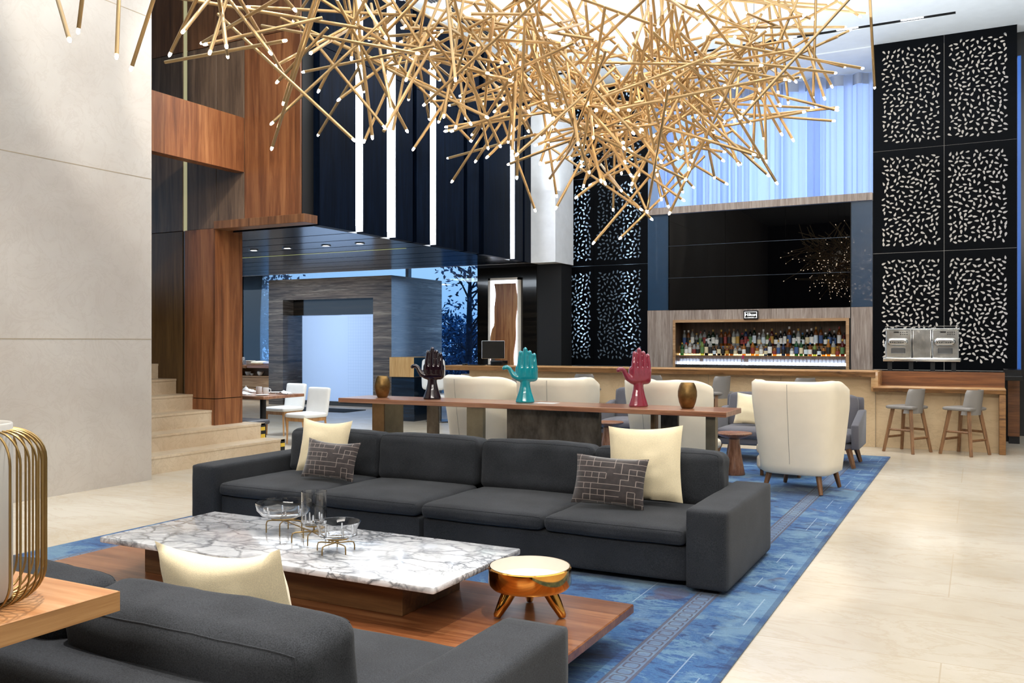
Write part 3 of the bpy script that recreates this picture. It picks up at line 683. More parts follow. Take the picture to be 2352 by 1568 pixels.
FM = Matrix(((1, 0, 0), (0, 0, -1), (0, 1, 0))).to_4x4()
def sofa(name, label, x0, x1, yf, d, arms, sh=0, ca=.975, lean=.10, rail=.50):
    """two-seat section; d=+1: front edge at yf, body runs to larger y (faces the camera); d=-1 mirrored"""
    t = thing(name, label, 'sofa', ((x0+x1)/2, yf+d*.6, .012))
    Y = lambda a: yf + d*a
    def bx(lo, hi): return ((lo[0], min(Y(lo[1]), Y(hi[1])), lo[2]), (hi[0], max(Y(lo[1]), Y(hi[1])), hi[2]))
    xa = x0+(.255 if 'L' in arms else .0); xb = x1-(.255 if 'R' in arms else 0)
    wpart('base', MB().cushion(*bx((xa, .05, .05), (xb, 1.2-sh, .275)), r=.03, bulge=.004, n=12, wr=.002, seed=x0), M['sofa'], t, smooth=60)
    if 'L' in arms: wpart('arm', MB().cushion(*bx((x0, -.01, .04), (x0+.25, 1.24-sh, .51)), r=.02, bulge=.007, n=16, wr=.003, seed=1), M['sofa'], t, smooth=60)
    if 'R' in arms: wpart('arm', MB().cushion(*bx((x1-.25, -.01, .04), (x1, 1.24-sh, .51)), r=.02, bulge=.007, n=16, wr=.003, seed=2), M['sofa'], t, smooth=60)
    wpart('back_frame', MB().cushion(*bx((xa+.002, 1.02-sh, .045), (xb-.002, 1.24-sh, rail)), r=.03, bulge=.006, n=14, wr=.003, seed=3), M['sofa'], t, smooth=60)
    w = (xb-xa)/2
    for k in range(2):
        a, b = xa+k*w+.006, xa+(k+1)*w-.006
        sc_ = MB().cushion(*bx((a, .012, .278), (b, .90-sh, .375)), r=.04, bulge=.022, n=28, wr=.007, seed=k*5+x0, faces=(.2, .35, 1))
        fr_ = 0 if d > 0 else 1; l1, l2 = sc_.seam((None, fr_, 1)), sc_.seam((None, fr_, 0))
        cp = wpart('seat_cushion', sc_, M['sofa'], t, smooth=80)
        wpart('piping', MB().tube(l1, .0028, 6).tube(l2, .0028, 6), M['sofa'], t, cp)
        p = MB().cushion((a, -.13, -.19), (b, .13, .185), r=.06, bulge=.022, n=28, wr=.009, seed=k*7+x0*2, faces=(.35, 1.0, .8))
        p.transform(Matrix.Translation(((0), Y(ca), .545)) @ Matrix.Rotation(-d*lean, 4, 'X'))
        l1, l2 = p.seam((None, 0, 1)), p.seam((None, 1, 1)); l3, l4 = p.seam((1, 0, None)), p.seam((0, 0, None))
        cp = wpart('back_cushion', p, M['sofa'], t, smooth=80)
        wpart('piping', MB().tube(l1, .0028, 6).tube(l2, .0028, 6).tube(l3, .0028, 6).tube(l4, .0028, 6), M['sofa'], t, cp)
    for x in (x0+.1, x1-.1):
        for y in (.1, 1.05-sh): wpart('foot', MB().box(bx((x-.03, y-.03, .013), (x+.03, y+.03, .05))[0], bx((x-.03, y-.03, .013), (x+.03, y+.03, .05))[1]), M['matblack'], t)
    return t
sofa('sofa', 'charcoal sofa section facing us, the half whose arm is by the stairs', -5.63, -3.465, 5.15, 1, 'L')
sofa('sofa', 'charcoal sofa section facing us, the half whose arm is beside the open floor', -3.436, -1.285, 5.14, 1, 'R')
sofa('sofa', 'charcoal sofa seen from behind, between the lantern table and the marble table', -3.42, -1.262, 2.83, -1, 'R', 0, .95, .14, .585)

def pillow(label, w, h, th, loc, rz, lean, mat, roll=0, sag=0, group=None, seed=0, pinch=.07):
    o = MB().pillow(w, h, th, seed=seed, sag=sag, pinch=pinch).build('throw_pillow', mat, None, smooth=70)
    o.rotation_euler = (lean, roll, rz); o.location = loc
    return tag(o, label, 'pillow', group)
pillow('square cream throw pillow behind the dark one on the left sofa section', .47, .45, .15, (-4.82, 5.76, .415), math.radians(8), -.22, M['beige'], .03, .1, seed=1)
pillow('small dark fret-patterned velvet pillow on the left sofa section', .46, .32, .12, (-4.58, 5.55, .408), math.radians(12), -.34, M['fret'], .06, .1, seed=2)
pillow('large square cream throw pillow on the right sofa section', .53, .52, .15, (-2.0, 5.74, .413), math.radians(3), -.20, M['beige'], -.05, .03, seed=3)
pillow('dark brown fret-patterned velvet pillow in front of the large cream one', .50, .335, .12, (-2.175, 5.49, .412), math.radians(6), -.30, M['fret'], .04, .02, seed=4)
pillow('woven cream pillow leaning inside the sofa seen from behind', .54, .42, .16, (-2.27, 2.29, .41), math.radians(4), .26, M['beige'], -.04, .22, seed=5, pinch=.03)

# coffee table
t = thing('coffee_table', 'low coffee table with a veined white marble top above a wide walnut platform', 'coffee table', (-3.2, 3.55, .012))
wpart('marble_top', MB().box((-4.31, 3.285, .388), (-2.115, 4.125, .42), .008, 2), M['marble'], t)
wpart('pedestal', MB().box((-4.17, 3.47, .2), (-2.41, 4.0, .388), .003, 1), M['ped_walnut'], t)
wpart('platform', MB().box((-4.86, 2.92, .155), (-1.508, 4.172, .2), .005, 1), M['table_walnut'], t)
wpart('plinth', MB().box((-4.5, 3.1, .012), (-1.9, 3.95, .155)), M['matblack'], t)

# gold footed dish
t = thing('footed_dish', 'shallow mirror-gold dish with a white inside on three stubby legs on the walnut platform', 'dish', (-1.905, 3.81, .205), .892)
R = .2
MB().lathe([(0, .113), (R*.55, .114), (R*.93, .122), (R, .14), (R, .217), (R-.005, .222), (R-.009, .222)], n=64).build('dish_body', M['gold'], t, smooth=40)
MB().lathe([(R-.009, .222), (R-.011, .16), (R-.03, .147), (0, .145)], n=64).build('dish_lining', M['ivory'], t, smooth=50)
for k in range(3):
    a = -PI/2+.62 + k*2*PI/3
    ca, sa = math.cos(a), math.sin(a)
    MB().tube([(.105*ca, .105*sa, .118), (.14*ca, .14*sa, .065), (.178*ca, .178*sa, .006), (.179*ca, .179*sa, .0)], [.034, .030, .019, .013], n=20).build('leg', M['gold'], t, smooth=50)

# wire stand and three glasses on the marble
st = thing('wire_stand', 'thin brass wire stand of bent legs on the marble table', 'stand', (-3.30, 3.72, .42))
wb = MB(); r = .0035
def stand(cx, cy, R, zt, n, z0=.42, a0=0):
    for k in range(n):
        a = a0+2*PI*k/n; ca, sa = math.cos(a), math.sin(a)
        wb.tube([(cx, cy, zt), (cx+ca*R*.8, cy+sa*R*.8, zt), (cx+ca*R*.95, cy+sa*R*.95, zt-.004), (cx+ca*R, cy+sa*R, zt-.02), (cx+ca*R, cy+sa*R, z0+.001)], r, 6)
stand(-3.475, 3.84, .10, .49, 4, a0=.5); stand(-3.19, 3.74, .105, .475, 5, a0=.2); stand(-2.93, 3.62, .10, .465, 5, a0=.9)
wb.tube([(-3.475, 3.84, .49), (-3.19, 3.74, .475), (-2.93, 3.62, .465)], r, 6)
for cx, cy, zt, zb in ((-3.475, 3.84, .49, .508), (-3.19, 3.76, .475, .508), (-2.93, 3.64, .465, .488)): wb.tube([(cx, cy, zt), (cx, cy, zb)], r*1.4, 6)
for cx, cy, zt, R in ((-3.475, 3.84, .505, .07), (-3.19, 3.76, .505, .045), (-2.93, 3.64, .485, .055)):
    wb.tube([(cx+R*math.cos(a*PI/9), cy+R*math.sin(a*PI/9), zt) for a in range(19)], r, 6)
    for k in range(3): a = k*2*PI/3; wb.tube([(cx, cy, zt), (cx+R*math.cos(a), cy+R*math.sin(a), zt)], r, 5)
wpart('wire_frame', wb, M['brass'], st)
def glass_bowl(name, prof, th, loc, label, cat):
    out = prof; inn = [(max(0, r_-th) if r_ > 0 else 0, z + (th if i < 2 else th*.3)) for i, (r_, z) in enumerate(prof)][::-1]
    inn[0] = (prof[-1][0]-th, prof[-1][1])
    o = MB().lathe(out+inn, n=56).build(name, M['clear'], None, smooth=60); o.location = loc; return tag(o, label, cat)
def prongs(o, R, z0, z1, n, a0):
    b = MB()
    for k in range(n):
        a = a0+2*PI*k/n; b.tube([(R*math.cos(a), R*math.sin(a), z0), (R*math.cos(a), R*math.sin(a), z1-.004), (R*math.cos(a), R*math.sin(a), z1)], [.0055, .0055, .003], 8)
    p = b.build('glass_prongs', M['clear'], o, smooth=60)
o = glass_bowl('glass_bowl', [(0, 0), (.08, .001), (.125, .016), (.15, .045), (.157, .075), (.157, .088)], .004, (-3.475, 3.84, .510), 'wide clear glass bowl at the left end of the brass wire stand', 'bowl'); prongs(o, .10, .008, .05, 6, .3)
o = glass_bowl('glass_vase', [(0, 0), (.058, .001), (.066, .008), (.068, .02), (.068, .18)], .003, (-3.19, 3.76, .510), 'tall straight clear glass cylinder in the middle of the brass wire stand', 'vase'); prongs(o, .045, .006, .06, 5, .3)
o = glass_bowl('glass_bowl', [(0, 0), (.07, .001), (.10, .012), (.098, .04), (.115, .075), (.118, .082)], .004, (-2.93, 3.64, .490), 'small flared clear glass bowl at the right end of the brass wire stand', 'bowl'); prongs(o, .075, .006, .06, 5, .7)

# lantern table
t = thing('console_table', 'honey-coloured wood console with pale metal leg at the lower left', 'table', (-3.5, 1.25, 0))
wpart('table_top', MB().box((-5.9, .97, .808), (-1.955, 1.55, .86), .003, 1), M['console_light'], t)
wpart('top_edge', MB().box((-1.956, .971, .809), (-1.953, 1.549, .859)), M['console_edge'], t)
wpart('leg', MB().box((-2.32, 1.0, .012), (-2.09, 1.22, .808), .004, 1), M['steel_pale'], t)
wpart('leg', MB().box((-4.6, 1.0, .012), (-4.37, 1.22, .808), .004, 1), M['steel_pale'], t)
lx, ly, lz = -2.168, 1.284, .861
t = thing('lantern', 'brass wire lantern around a frosted glass cylinder on the honey-coloured console', 'lantern', (lx, ly, lz))
wr = MB(); Rl, Hl = .172, .43
for k in range(40):
    a = 2*PI*k/40; pts = []; q = .075
    for (rr, z) in [(.045, .006)] + [(Rl-q+q*math.sin(b*PI/16), .006+q-q*math.cos(b*PI/16)) for b in range(9)] + [(Rl, .22)] + [(Rl-q+q*math.cos(b*PI/16), Hl-.006-q+q*math.sin(b*PI/16)) for b in range(9)]:
        pts.append((rr*math.cos(a), rr*math.sin(a), z))
    wr.tube(pts, .0029, 6)
for rr, z in ((Rl-.075, Hl-.006), (.045, .006)): wr.tube([(rr*math.cos(b*PI/16), rr*math.sin(b*PI/16), z) for b in range(33)], .003, 6)
wr.build('wire_cage', M['brass'], t, smooth=50)
MB().lathe([(0, .012), (.096, .012), (.10, .02), (.10, Hl+.008), (.097, Hl+.012), (.094, Hl+.008), (.094, .02), (0, .016)], n=40).build('glass_cylinder', M['frost'], t, smooth=40)

# walnut console behind the sofas
t = thing('console_table', 'long narrow walnut console with bronze slab legs holding three ceramic hands', 'table', (-4.24, 8.35, 0))
cy0, cy1 = 8.03, 8.61
wpart('table_top', MB().box((-6.46, cy0, .812), (-2.02, cy1, .862), .004, 1), M['console'], t)
def leg(x0, x1, y0, y1, m): wpart('leg', MB().box((x0, y0, .0125), (x1, y1, .812), .003, 1), M[m], t)
leg(-6.05, -5.885, 8.12, 8.14, 'bronze_warm'); leg(-5.905, -5.885, 8.14, 8.50, 'steel_pale')
leg(-5.50, -5.34, 8.40, 8.42, 'bronze'); leg(-4.80, -4.60, 8.10, 8.16, 'steel_pale')
leg(-4.38, -3.335, 8.22, 8.28, 'bronze')
leg(-2.83, -2.79, 8.30, 8.42, 'bronze_warm'); leg(-2.76, -2.585, 8.40, 8.44, 'bronze'); leg(-2.235, -2.14, 8.12, 8.2, 'steel_pale')
for x, lab in ((-6.06, 'dark gold egg-shaped vase at the left end of the walnut console'), (-2.47, 'dark gold egg-shaped vase at the right end of the walnut console')):
    o = MB().lathe([(0, 0), (.05, .0), (.06, .008), (.08, .06), (.092, .12), (.091, .165), (.078, .215), (.066, .238), (.06, .246), (.055, .24), (.055, .15), (0, .1)], n=40).build('vase', M['vase'], None, smooth=60)
    o.location = (x, 8.33, .862); tag(o, lab, 'vase', 'bronze vases on the walnut console')
o = solo('paper_sheet', MB().box((-4.10, 8.26, .8625), (-3.86, 8.43, .864)), M['porcelain'], 'white sheet of paper lying on the walnut console', 'paper')

def hand_mesh():
    b = MB()
    # flared foot and wrist, fluted
    b.lathe([(0, 0), (.098, 0), (.102, .012), (.09, .05), (.07, .11), (.056, .17), (.05, .22), (.052, .26), (0, .27)], n=36, sy=.72)
    # palm: cupped block
    b.cushion((-.095, -.035, .225), (.128, .04, .40), r=.035, bulge=.008, n=10, wr=0)
    for x0, x1, top, rr in ((-.062, -.046, .548, .0255), (-.005, .002, .583, .0265), (.05, .05, .551, .0255), (.103, .096, .524, .0245)):
        b.tube([(x0*.97, -.012, .25), (x0, -.018, .33), ((x0*2+x1)/3, -.016, .42), (x1, -.010, top-.05), (x1, -.008, top-.022), (x1, -.008, top-.008), (x1, -.008, top)], [rr*1.12, rr*1.1, rr*1.02, rr*.96, rr*.88, rr*.62, rr*.2], n=14)
        b.box((x1-.012, -.037, top-.045), (x1+.012, -.026, top-.014), .004, 2)
    b.tube([(-.03, 0, .245), (-.075, -.01, .26), (-.12, -.012, .285), (-.147, -.012, .325), (-.165, -.012, .358), (-.19, -.012, .372), (-.215, -.012, .367), (-.228, -.012, .355), (-.236, -.012, .345)], [.035, .035, .032, .026, .023, .024, .025, .02, .008], n=14)
    return b
o = hand_mesh().build('hand_sculpture', M['bulb'], None, smooth=0)
rm = o.modifiers.new('join', 'REMESH'); rm.mode = 'VOXEL'; rm.voxel_size = .0055
sm = o.modifiers.new('soft', 'SMOOTH'); sm.iterations = 5; sm.factor = .5
dg = bpy.context.evaluated_depsgraph_get(); me = bpy.data.meshes.new_from_object(o.evaluated_get(dg)); bpy.data.objects.remove(o)
me.polygons.foreach_set('use_smooth', [True]*len(me.polygons))
hm = {'purple': plain('aubergine_glaze', '#1c0a14', .05, rough=.14, coat=.5), 'teal': plain('teal_glaze', '#128f9b', .04, rough=.14, coat=.8), 'red': plain('raspberry_glaze', '#8f2f42', .05, rough=.14, coat=.8)}
for nm, x, rz, lab in (('purple', -5.38, 22, 'dark aubergine glazed open-hand sculpture on the walnut console'), ('teal', -4.22, 26, 'turquoise glazed open-hand sculpture in the middle of the walnut console'), ('red', -2.965, 46, 'raspberry red glazed open-hand sculpture on the walnut console')):
    m2 = me.copy(); m2.materials.clear(); m2.materials.append(hm[nm])
    h = bpy.data.objects.new('hand_sculpture', m2); C.objects.link(h); h.location = (x, 8.33, .862); h.rotation_euler = (0, 0, math.radians(rz)); tag(h, lab, 'sculpture', 'ceramic hands on the walnut console')

# wing chairs
def wing_chair(label, x, y, face, group='cream wing chairs facing the bar', w=.84, top=1.10):
    """face = direction the sitter looks, degrees from +y towards -x"""
    t = thing('wing_chair', label, 'armchair', (x, y, .021), math.radians(face), group)
    rx, ry, n, nv = w/2, .30, 26, 12
    def pt(s_, v, off):
        # s_ -1..1 round the back: straight wings, curved middle
        a = s_*PI*.5; k = .55
        if abs(s_) < k:
            th = s_/k*PI*.5; px = math.copysign(abs(math.sin(th))**.62, th)*(rx-off); py = -(abs(math.cos(th))**.62)*(ry-off)
        else:
            q = (abs(s_)-k)/(1-k); px = math.copysign(rx-off, s_); py = q*.34
        taper = .83+.17*min(1, v*1.25)
        zt = top - .012 - .022*(1-min(1, abs(s_)/k)**2) - .03*max(0, abs(s_)/k-.7)**2/.09*.6 if abs(s_) < k else top - .030 - .07*((abs(s_)-k)/(1-k))**2.2
        z = .20 + (zt-.20)*v
        return Vector((px*taper, py*(taper*.9+.1) - .05*v, z))
    b = MB(); th = .065
    outer = [[b.bm.verts.new(pt(-1+2*i/(n*2), j/nv, 0)) for j in range(nv+1)] for i in range(n*2+1)]
    inner = [[b.bm.verts.new(pt(-1+2*i/(n*2), j/nv, th)) for j in range(nv+1)] for i in range(n*2+1)]
    for i in range(n*2):
        for j in range(nv):
            b.bm.faces.new((outer[i][j], outer[i+1][j], outer[i+1][j+1], outer[i][j+1])); b.bm.faces.new((inner[i][j+1], inner[i+1][j+1], inner[i+1][j], inner[i][j]))
    def rim(j):
        mid = []
        for i in range(n*2+1):
            m_ = (outer[i][j].co+inner[i][j].co)/2 + Vector((0, 0, .028 if j else -.02)); mid.append(b.bm.verts.new(m_))
        for i in range(n*2):
            b.bm.faces.new((outer[i][j], outer[i+1][j], mid[i+1], mid[i])); b.bm.faces.new((mid[i], mid[i+1], inner[i+1][j], inner[i][j]))
        return mid
    top_m = rim(nv); bot_m = rim(0)
    for i in (0, n*2):
        for j in range(nv): b.bm.faces.new((outer[i][j], outer[i][j+1], inner[i][j+1], inner[i][j]))
        b.bm.faces.new((outer[i][nv], top_m[i], inner[i][nv])); b.bm.faces.new((outer[i][0], inner[i][0], bot_m[i]))
    b.build('back_shell', M['cream'], t, smooth=60)
    MB().tube([pt(0, v/10, -.001) for v in range(1, 11)], .0025, 5).build('back_seam', plain('seam_shadow', '#a89f90', rough=.6) if 'seam_shadow' not in bpy.data.materials else bpy.data.materials['seam_shadow'], t)
    MB().cushion((-rx*.70, -.2, .18), (rx*.70, .50, .32), r=.05, bulge=.012, n=14, wr=.002).build('seat_base', M['cream'], t, smooth=70)
    MB().cushion((-rx*.72, -.16, .32), (rx*.72, .54, .43), r=.05, bulge=.02, n=14, wr=.002).build('seat_cushion', M['cream'], t, smooth=70)
    for sx, sy, dx, dy in ((-1, -1, -.04, -.05), (1, -1, .04, -.05), (-1, 1, -.04, .04), (1, 1, .04, .04)):
        px, py = sx*.24, (-.14 if sy < 0 else .40)
        MB().tube([(px, py, .19), (px+dx, py+dy, 0)], .03, 12, r2=.02).build('leg', M['darkoak'], t)
    return t
wing_chair('cream wing chair nearest the open floor, standing beside the turned side table', -1.585, 9.17, -8)
wing_chair('cream wing chair behind the red hand and right-hand gold vase', -3.00, 9.30, -32, w=.86, top=1.08)
wing_chair('cream wing chair behind the turquoise hand', -4.36, 9.42, 6, w=.88, top=1.075)
wing_chair('cream wing chair behind the aubergine hand, leftmost of its row', -5.38, 9.35, -24, w=.80, top=1.07)

t = thing('ottoman', 'low cream leather ottoman half hidden behind the wing chair nearest the open floor', 'ottoman', (-1.93, 10.2, .016))
MB().cushion((-.24, -.24, .07), (.24, .24, .24), r=.05, bulge=.012, n=12, wr=.001).build('base', M['cream'], t, smooth=70); MB().cushion((-.24, -.24, .24), (.24, .24, .37), r=.05, bulge=.018, n=12, wr=.001).build('seat_pad', M['cream'], t, smooth=70)
for sx in (-.2, .2):
    for sy in (-.15, .15): MB().tube([(sx, sy, .08), (sx, sy, 0)], .02, 8).build('leg', M['darkoak'], t)
# small turned tables
def turned(label, x, y):
    t = thing('side_table', label, 'side table', (x, y, .012), 0, 'turned wooden side tables')
    MB().lathe([(0, .40), (.06, .40), (.14, .425), (.19, .452), (.198, .462), (.193, .470), (.185, .466), (0, .462)], n=44).build('table_top', M['turned'], t, smooth=40)
    MB().lathe([(0, 0), (.115, 0), (.12, .008), (.105, .08), (.08, .22), (.06, .36), (.062, .40), (0, .40)], n=36).build('pedestal', M['turned'], t, smooth=50)
turned('turned walnut side table with a dished round top beside the right-hand wing chair', -2.42, 9.98)
turned('turned walnut side table half hidden behind the red hand\'s wing chair', -4.18, 10.6)

# grey armchairs facing the camera
def armchair(label, x0, x1, yf, group='grey armchairs by the bar'):
    t = thing('armchair', label, 'armchair', ((x0+x1)/2, yf+.4, .012), 0, group)
    w = x1-x0
    wpart('seat_frame', MB().cushion((x0+.06, yf+.04, .22), (x1-.06, yf+.75, .31), r=.03, bulge=.004, n=10, wr=.001), M['armchair'], t, smooth=60)
    wpart('seat_cushion', MB().cushion((x0+.09, yf, .31), (x1-.09, yf+.62, .43), r=.05, bulge=.02, n=16, wr=.004), M['armchair'], t, smooth=70)
    p = MB().cushion((x0+.10, -.06, 0), (x1-.10, .06, .46), r=.045, bulge=.02, n=16, wr=.004); p.transform(Matrix.Translation((0, yf+.64, .38)) @ Matrix.Rotation(-.16, 4, 'X')); wpart('back_cushion', p, M['armchair'], t, smooth=70)
    p = MB().cushion((x0+.03, -.03, .2), (x1-.03, .03, .82), r=.025, bulge=.003, n=10, wr=.001); p.transform(Matrix.Translation((0, yf+.72, 0)) @ Matrix.Rotation(-.12, 4, 'X')); wpart('back_frame', p, M['armchair'], t, smooth=60)
    for sx, xa in ((1, x0), (-1, x1)):
        a = MB(); poly = [(yf+.01, .24), (yf+.74, .24), (yf+.80, .66), (yf+.62, .66), (yf-.03, .53)]
        Mx = Matrix(((0, 0, sx, xa), (1, 0, 0, 0), (0, 1, 0, 0), (0, 0, 0, 1))); a.prism(poly, .085, Mx)
        bmesh.ops.bevel(a.bm, geom=a.bm.edges[:], offset=.015, segments=2, profile=.5, affect='EDGES')
        wpart('arm', a, M['armchair'], t, smooth=60)
        for yy_ in (yf+.06, yf+.66): wpart('leg', MB().tube([(xa+sx*.12, yy_, .24), (xa+sx*.06, yy_-.03 if yy_ < yf+.3 else yy_+.05, .02)], .036, 4, r2=.024), M['darkoak'], t)
    return t
armchair('wide grey velvet armchair with a cream pillow, behind the right-hand wing chair', -2.98, -1.22, 11.0)
armchair('grey velvet armchair half hidden behind the red hand and its wing chair', -4.72, -3.42, 11.4)
armchair('grey velvet armchair almost hidden behind the turquoise hand\'s wing chair', -6.75, -5.2, 11.4)
pillow('cream pillow on the wide grey armchair by the bar', .44, .40, .13, (-2.52, 11.22, .46), math.radians(-6), -.25, M['beige'], .05, .02, seed=8)

# ================================================================= BAR
t = thing('bar_counter', 'long stone bar counter with a live-edge timber top stepping down at its right end', 'bar counter', (-4, 13.8, 0))
bc = MB().box((-8.0, 13.6, 0), (-1.29, 14.1, 1.0)).box((-1.29, 13.62, 0), (.27, 14.02, .82))
wpart('stone_front', bc, M['barstone'], t)
jb = MB()
for x in (-7.0, -5.9, -4.8, -3.7, -2.6, -1.29, -.2): jb.box((x-.003, 13.598, 0), (x+.003, 13.601, 1.0 if x < -1.3 else .82))
for x in (-6.5, -5.3, -4.2, -3.1, -2.0): jb.box((x-.55, 13.598, .5), (x+.55, 13.601, .504))
wpart('stone_joint', jb, M['joint'], t)
def live(x0, x1, y0, y1, z0, z1, seed, amp=.03):
    b = MB(); n = int((x1-x0)*14)
    def f(u, v):
        x = x0+(x1-x0)*u
        e = noise.noise(Vector((x*1.3+seed, 0, 0)))*amp + noise.noise(Vector((x*5+seed, 2, 0)))*amp*.4
        prof = [(y1, z1), (y0+e, z1), (y0+e-.012, z1-.012), (y0+e*.5+.004, (z0+z1)/2), (y0+e*1.4-.008+.02, z0+.006), (y0+e+.04, z0), (y1, z0)]
        k = v*6; i = min(5, int(k)); q = k-i
        return Vector((x, prof[i][0]*(1-q)+prof[i+1][0]*q, prof[i][1]*(1-q)+prof[i+1][1]*q))
    b.grid(f, n, 6)
    for ff in b.bm.faces: ff.material_index = 0 if abs(ff.normal.z) > .9 or True and ff.calc_center_median().z > z1-.003 else 1
    return b
wpart('timber_top', live(-8.38, -1.27, 13.40, 14.15, 1.0, 1.085, 3), [M['live'], M['bark']], t, smooth=50)
wpart('timber_drop', MB().box((-1.33, 13.42, .80), (-1.235, 14.1, 1.083), .008, 2), M['live'], t)
wpart('low_top', live(-1.30, .335, 13.40, 14.05, .80, .868, 9, .015), [M['live'], M['bark']], t, smooth=50)
wpart('upstand', MB().box((-1.235, 13.98, .868), (.335, 14.06, 1.075)), M['barwood'], t)
wpart('end_leg', MB().box((.255, 13.42, 0), (.335, 14.06, .80), .01, 2), M['bark'], t)
# back bar ledge
t = thing('back_bar_ledge', 'black stone ledge running along the foot of the screens behind the counter', 'ledge', (-3, 15.6, 0))
wpart('ledge_top', MB().box((-5.475, 15.22, .98), (-1.54, SY-.065, 1.04)).box((-6.88, 15.22, .98), (-5.475, SY-.001, 1.04)).box((-1.54, 15.22, .98), (.56, SY-.001, 1.04)).box((-7.4, 14.16, .96), (.56, 14.5, 1.02), .004, 1), M['black'], t)
wpart('ledge_front', MB().box((-6.88, 15.3, 0), (.55, SY-.07, .98)), M['matblack'], t)
t = thing('service_cabinet', 'tall narrow walnut cabinet door at the right-hand end of the bar', 'cabinet', (.47, 15.0, 0))
wpart('cabinet_body', MB().box((.40, 14.98, .11), (.55, 15.2, 1.0)), M['barwood'], t); wpart('cabinet_top', MB().box((.34, 14.55, 1.02), (.56, 15.2, 1.10)), M['black'], t); wpart('plinth', MB().box((.41, 15.0, 0), (.55, 15.2, .11)), M['matblack'], t)

def stool(label, x, y, rz, seat_m, leg_m, zs=.635, group='bar stools along the counter'):
    t = thing('bar_stool', label, 'bar stool', (x, y, 0), math.radians(rz), group)
    k = zs
    b = MB()
    MB().cushion((-.20, -.19, k-.045), (.20, .20, k), r=.02, bulge=.006, n=10, wr=0, faces=(.2, .2, 1)).build('seat', M[seat_m], t, smooth=70)
    def bk(u, v):
        th = (u-.5); w = .185-.035*v - (.02*(abs(th)*2)**6 if v > .9 else 0)
        return (th*2*w, -.19-.05*v + .10*(abs(th)*2)**2.2, k-.10+v*.33)
    b = MB()
    g = [[b.bm.verts.new(Vector(bk(i/12, j/8))) for j in range(9)] for i in range(13)]; h = [[b.bm.verts.new(Vector(bk(i/12, j/8))+Vector((0, .035, 0))) for j in range(9)] for i in range(13)]
    for i in range(12):
        for j in range(8): b.bm.faces.new((g[i][j], g[i+1][j], g[i+1][j+1], g[i][j+1])); b.bm.faces.new((h[i][j+1], h[i+1][j+1], h[i+1][j], h[i][j]))
    for i in range(12): b.bm.faces.new((g[i][8], g[i+1][8], h[i+1][8], h[i][8])); b.bm.faces.new((g[i][0], h[i][0], h[i+1][0], g[i+1][0]))
    for j in range(8): b.bm.faces.new((g[0][j], g[0][j+1], h[0][j+1], h[0][j])); b.bm.faces.new((g[12][j], h[12][j], h[12][j+1], g[12][j+1]))
    b.build('backrest', M[seat_m], t, smooth=60)
    P = {}
    for sx in (-1, 1):
        for sy in (-1, 1):
            a, c_ = Vector((sx*.13, sy*.13, k-.045)), Vector((sx*.215, sy*.215, 0)); P[sx, sy] = (a, c_)
            Rr = Matrix.Rotation(PI/4, 4, 'Z'); b = MB().tube([a, c_], .031, 4, r2=.025); b.build('leg', M[leg_m], t, smooth=0)
    def rail(s1, s2, f): 
        a = P[s1][0].lerp(P[s1][1], f); c_ = P[s2][0].lerp(P[s2][1], f); MB().tube([a, c_], .016, 4).build('rail', M[leg_m], t, smooth=0)
    rail((-1, -1), (1, -1), .66); rail((-1, 1), (1, 1), .66); rail((-1, -1), (-1, 1), .48); rail((1, -1), (1, 1), .48)
    return t
s0 = stool('bar stool at the low counter, nearer the middle of the room', -.85, 13.23, 62, 'stoolgrey', 'stool_leg')
dup(s0, (-.15, 13.28, 0), math.radians(60), 'bar stool at the low counter, nearest its right-hand end')
s1 = stool('bar stool between the gold vase and the wide grey armchair', -3.45, 13.10, 62, 'stoolgrey', 'stool_leg', zs=.765)
dup(s1, (-2.22, 13.05, 0), math.radians(40), 'bar stool whose back just shows above the right-hand wing chair')
dup(s1, (-4.42, 13.05, 0), math.radians(15), 'bar stool whose back shows just right of the red hand')
dup(s1, (-5.52, 13.05, 0), math.radians(8), 'bar stool whose back shows right of the turquoise hand\'s wing chair')
dup(s1, (-6.75, 13.05, 0), math.radians(60), 'bar stool showing left of the turquoise hand')

# coffee machine
t = thing('coffee_machine', 'polished steel two-group coffee machine on black legs at the right of the bar', 'coffee machine', (-.73, 14.55, 1.02))
ex0, ex1, ey, ez0, ez1 = -1.24, -.225, 14.32, 1.21, 1.70
wpart('body', MB().box((ex0+.02, ey+.06, ez0+.05), (ex1-.02, ey+.5, ez1-.02), .008, 2), M['inox'], t)
wpart('drip_tray', MB().box((ex0-.01, ey-.02, ez0), (ex1+.01, ey+.5, ez0+.055), .006, 2), M['inox'], t)
wpart('top_plate', MB().box((ex0, ey+.03, ez1-.02), (ex1, ey+.5, ez1), .005, 1), M['inox'], t)
rl = MB()
for a, b_ in ((ex0+.02, ex0+.36), (ex0+.40, ex0+.64), (ex0+.68, ex1-.01)): rl.tube([(a, ey+.05, ez1), (a, ey+.05, ez1+.03), (b_, ey+.05, ez1+.03), (b_, ey+.05, ez1)], .006, 6)
wpart('cup_rail', rl, M['inox'], t)
